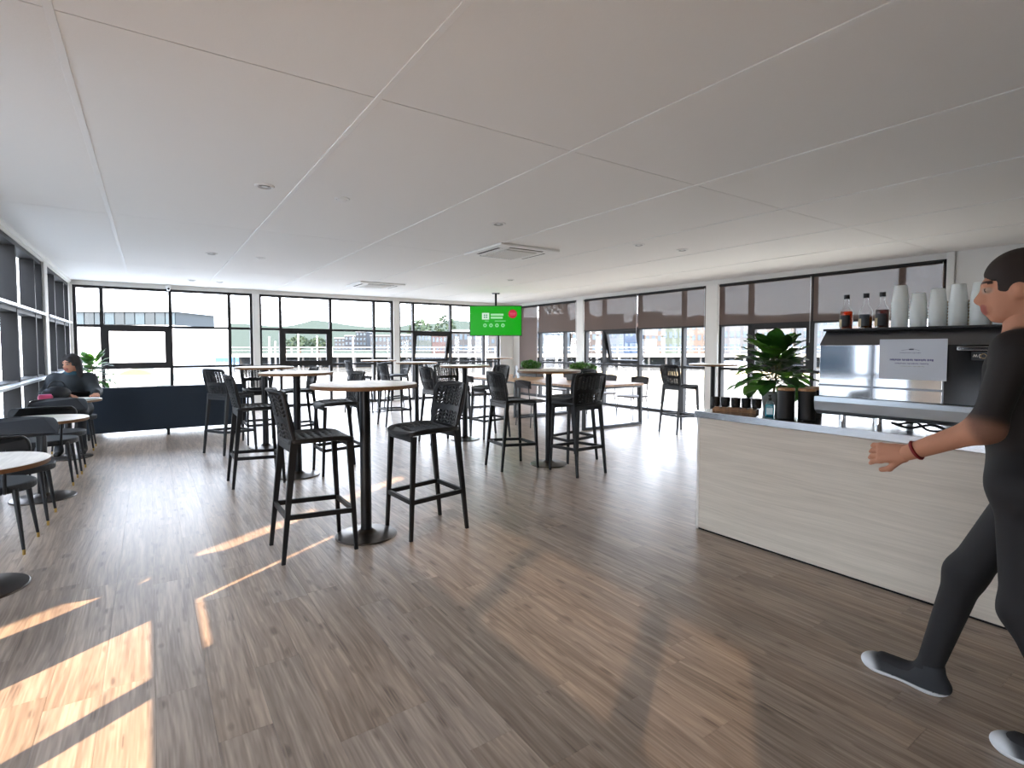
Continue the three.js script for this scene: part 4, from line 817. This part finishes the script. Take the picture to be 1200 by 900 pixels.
function handGeo(wrist, fwd, palm, side, curl) {                  // wrist position, finger direction, palm normal, +1 thumb on +cross
  const f = V(...fwd).normalize(), n = V(...palm).normalize(), u = new THREE.Vector3().crossVectors(f, n).normalize().multiplyScalar(side), P = [];
  const q = (a, b, c) => { const v = f.clone().multiplyScalar(a).addScaledVector(u, b).addScaledVector(n, c); return [wrist[0] + v.x, wrist[1] + v.y, wrist[2] + v.z]; };
  for (const b of [-0.024, 0, 0.024]) P.push(cap(q(0.005, b * 0.7, 0), q(0.085, b, 0), 0.017, 0.014, 's'));
  [[-0.03, 0.058], [-0.01, 0.07], [0.011, 0.075], [0.031, 0.068]].forEach(([b, l]) => { const c1 = curl * 0.45, c2 = curl * 1.1, m = q(0.088 + l * 0.5 * Math.cos(c1), b * 1.05, l * 0.5 * Math.sin(c1)), e = q(0.088 + l * 0.5 * Math.cos(c1) + l * 0.5 * Math.cos(c2), b * 1.1, l * 0.5 * Math.sin(c1) + l * 0.5 * Math.sin(c2)); P.push({ ...cap(q(0.085, b, 0), m, 0.0095, 0.0088, 's'), k: 0.006 }, { ...cap(m, e, 0.0088, 0.0075, 's'), k: 0.006 }); });
  P.push({ ...cap(q(0.02, 0.025, 0.004), q(0.058, 0.056, 0.014), 0.013, 0.0105, 's'), k: 0.008 }, { ...cap(q(0.058, 0.056, 0.014), q(0.09, 0.06, 0.024), 0.0105, 0.009, 's'), k: 0.006 });
  return skinMesh(P, 0.0038, 0.014, { s: SKIN });
}
const personMat = std(0xffffff, 0.72, { vertexColors: true });
{ // woman seated at the low table, looking out of the left windows
  const t = thing('person', 'seated person with long dark hair in a dark puffy jacket with a teal collar', 'person', [-0.87, 0, -9.2]);
  const J = 0x171d20, TR = 0x16181c;
  const bones = [
    cap([-0.09, 0.56, 0], [0.09, 0.56, 0], 0.13, 0.13, 'j'), cap([0, 0.6, 0], [0, 0.86, -0.01], 0.165, 0.17, 'j'), cap([-0.15, 0.94, -0.02], [0.15, 0.94, -0.02], 0.105, 0.105, 'j'), cap([0, 1.0, -0.01], [0, 1.055, 0.0], 0.075, 0.068, 'c'),
    cap([0.19, 0.95, -0.01], [0.25, 0.79, 0.1], 0.08, 0.065, 'j'), cap([0.25, 0.79, 0.1], [0.27, 0.792, 0.31], 0.068, 0.045, 'j'), cap([-0.19, 0.95, -0.01], [-0.25, 0.79, 0.12], 0.08, 0.065, 'j'), cap([-0.25, 0.79, 0.12], [-0.08, 0.795, 0.32], 0.068, 0.045, 'j'),
    cap([0.1, 0.545, 0.03], [0.11, 0.545, 0.4], 0.085, 0.062, 't'), cap([-0.1, 0.545, 0.03], [-0.11, 0.545, 0.4], 0.085, 0.062, 't'), cap([0.11, 0.54, 0.4], [0.12, 0.1, 0.36], 0.06, 0.042, 't'), cap([-0.11, 0.54, 0.4], [-0.12, 0.1, 0.36], 0.06, 0.042, 't'),
    cap([0.12, 0.045, 0.33], [0.125, 0.038, 0.5], 0.042, 0.036, 'f'), cap([-0.12, 0.045, 0.33], [-0.125, 0.038, 0.5], 0.042, 0.036, 'f'),
  ];
  const body = skinMesh(bones, 0.013, 0.06, { j: J, c: 0x1d4a58, t: TR, f: 0x15130f }), head = headGeo([0.0, 1.17, 0.03], -0.75, 0.1);
  part('body', [body, head, handGeo([0.27, 0.772, 0.33], [0.05, -0.05, 1], [0, -1, 0], -1, 0.5), handGeo([-0.06, 0.772, 0.335], [0.9, -0.05, 0.5], [0, -1, 0], 1, 0.5)].map((g) => g), personMat, t);
  part('hair', hairGeo([0.0, 1.17, 0.03], -0.75, 0.1, true, 0x1b1412), personMat, t, 'long dark brown hair');
}
{ // things on the woman's table
  const b = thing('handbag', 'soft black handbag on the table in front of the seated person', 'bag', [-0.98, 0.7355, -8.72], 0.5);
  const bg = new THREE.SphereGeometry(1, 24, 16); bend(bg, (v) => { v.set(v.x * 0.15, Math.max(0, v.y * 0.09 + 0.075), v.z * 0.09); }); part('bag_body', bg, M.blackSoft, b); part('strap', tube([[-0.1, 0.13, 0], [-0.05, 0.22, 0.02], [0.05, 0.22, 0.02], [0.1, 0.13, 0]], 0.008, 16, 6), M.black, b);
  const p = thing('pouch', 'small pink and red pouch beside the black handbag', 'pouch', [-1.05, 0.7355, -8.42], 0.2);
  part('pouch_body', RB(-0.07, 0, -0.04, 0.07, 0.085, 0.04, 0.03, 3), std(0xb03a5c, 0.6), p); part('zip', RB(-0.06, 0.083, -0.004, 0.06, 0.088, 0.004, 0.002, 1), std(0xd8a0c0, 0.4), p);
  const c = thing('saucer_plate', 'white plate at the edge of the table by the seated person', 'plate', [-0.62, 0.7355, -8.5]); part('plate', lathe([[0.001, 0.004], [0.05, 0.003], [0.085, 0.014], [0.088, 0.016], [0.084, 0.018], [0.05, 0.008], [0.001, 0.008]], 32), M.cup, c);
}
{ // person striding past the counter
  const t = thing('person', 'person in dark clothes and white-toed sneakers striding past the counter front', 'person', [2.47, 0, -0.47], Math.PI);
  const TOP = 0x1a1616, TR = 0x19191c, SH = 0x2a2c30;
  const bones = [
    cap([-0.075, 0.93, 0], [0.075, 0.93, 0], 0.115, 0.115, 't'), cap([0, 0.98, 0], [0, 1.16, 0.02], 0.125, 0.13, 'j'), cap([0, 1.16, 0.02], [0, 1.3, 0.03], 0.13, 0.12, 'j'), cap([-0.13, 1.37, 0.03], [0.13, 1.37, 0.03], 0.068, 0.068, 'j'), cap([0, 1.4, 0.035], [0, 1.47, 0.05], 0.058, 0.052, 's'),
    cap([0.165, 1.37, 0.03], [0.225, 1.12, 0.08], 0.055, 0.044, 'j'), cap([0.225, 1.12, 0.08], [0.2, 1.0, 0.3], 0.042, 0.028, 's'), cap([-0.165, 1.37, 0.03], [-0.235, 1.11, -0.06], 0.055, 0.044, 'j'), cap([-0.235, 1.11, -0.06], [-0.22, 0.9, 0.06], 0.042, 0.028, 's'),
    cap([0.085, 0.9, 0], [0.085, 0.5, 0.0], 0.088, 0.06, 't'), cap([0.085, 0.5, 0.0], [0.085, 0.11, -0.17], 0.06, 0.042, 't'), cap([-0.085, 0.9, 0], [-0.085, 0.52, 0.2], 0.088, 0.06, 't'), cap([-0.085, 0.52, 0.2], [-0.08, 0.11, 0.3], 0.06, 0.042, 't'),
    cap([0.085, 0.055, -0.18], [0.087, 0.05, 0.0], 0.04, 0.036, 'f'), cap([-0.08, 0.055, 0.29], [-0.082, 0.05, 0.46], 0.04, 0.036, 'f'),
  ];
  const body = skinMesh(bones, 0.0125, 0.045, { j: TOP, t: TR, s: SKIN, f: TR });
  part('body', [body, headGeo([0, 1.585, 0.07], 0.25, 0.08), handGeo([0.198, 0.995, 0.31], [-0.15, -0.15, 1], [-1, -0.3, 0], 1, 0.9), handGeo([-0.22, 0.885, 0.07], [0, -0.9, 0.4], [1, 0, 0], -1, 0.7)], personMat, t);
  part('hair', hairGeo([0, 1.585, 0.07], 0.25, 0.08, false, 0x241812), personMat, t, 'dark brown hair tied back');
  for (const [x, z] of [[0.086, -0.1], [-0.081, 0.37]]) {
    const sp = [{ c: [x, 0.045, z - 0.06], r: [0.047, 0.052, 0.085], tag: 'u' }, { c: [x, 0.036, z + 0.06], r: [0.047, 0.038, 0.09], tag: 'u' }, { c: [x, 0.03, z + 0.115], r: [0.043, 0.032, 0.05], tag: 'w' }, cap([x, 0.09, z - 0.07], [x, 0.11, z - 0.075], 0.045, 0.045, 'u')];
    const shoe = part('sneaker', skinMesh(sp, 0.006, 0.03, { u: SH, w: 0xd9dde0 }, (p) => (p[1] < 0.024 ? 0xe4e6e8 : null), (p) => 0.002 - p[1]), personMat, t, 'dark sneaker with a white toe and sole');
    const laces = []; for (let k = 0; k < 4; k++) { const h = 0.079 - k * 0.004, zz = z + 0.005 + k * 0.022; laces.push(tube([[x - 0.025, h - 0.012, zz], [x, h, zz + 0.004], [x + 0.025, h - 0.012, zz]], 0.0032, 8, 5)); } part('lace', laces, M.cup, shoe);
  }
  part('wrist_strap', new THREE.TorusGeometry(0.031, 0.006, 8, 24).rotateX(0.55).translate(0.203, 1.013, 0.275), std(0x8a2020, 0.5), t, 'red strap at the wrist');
}
renderer.render(scene, camera);
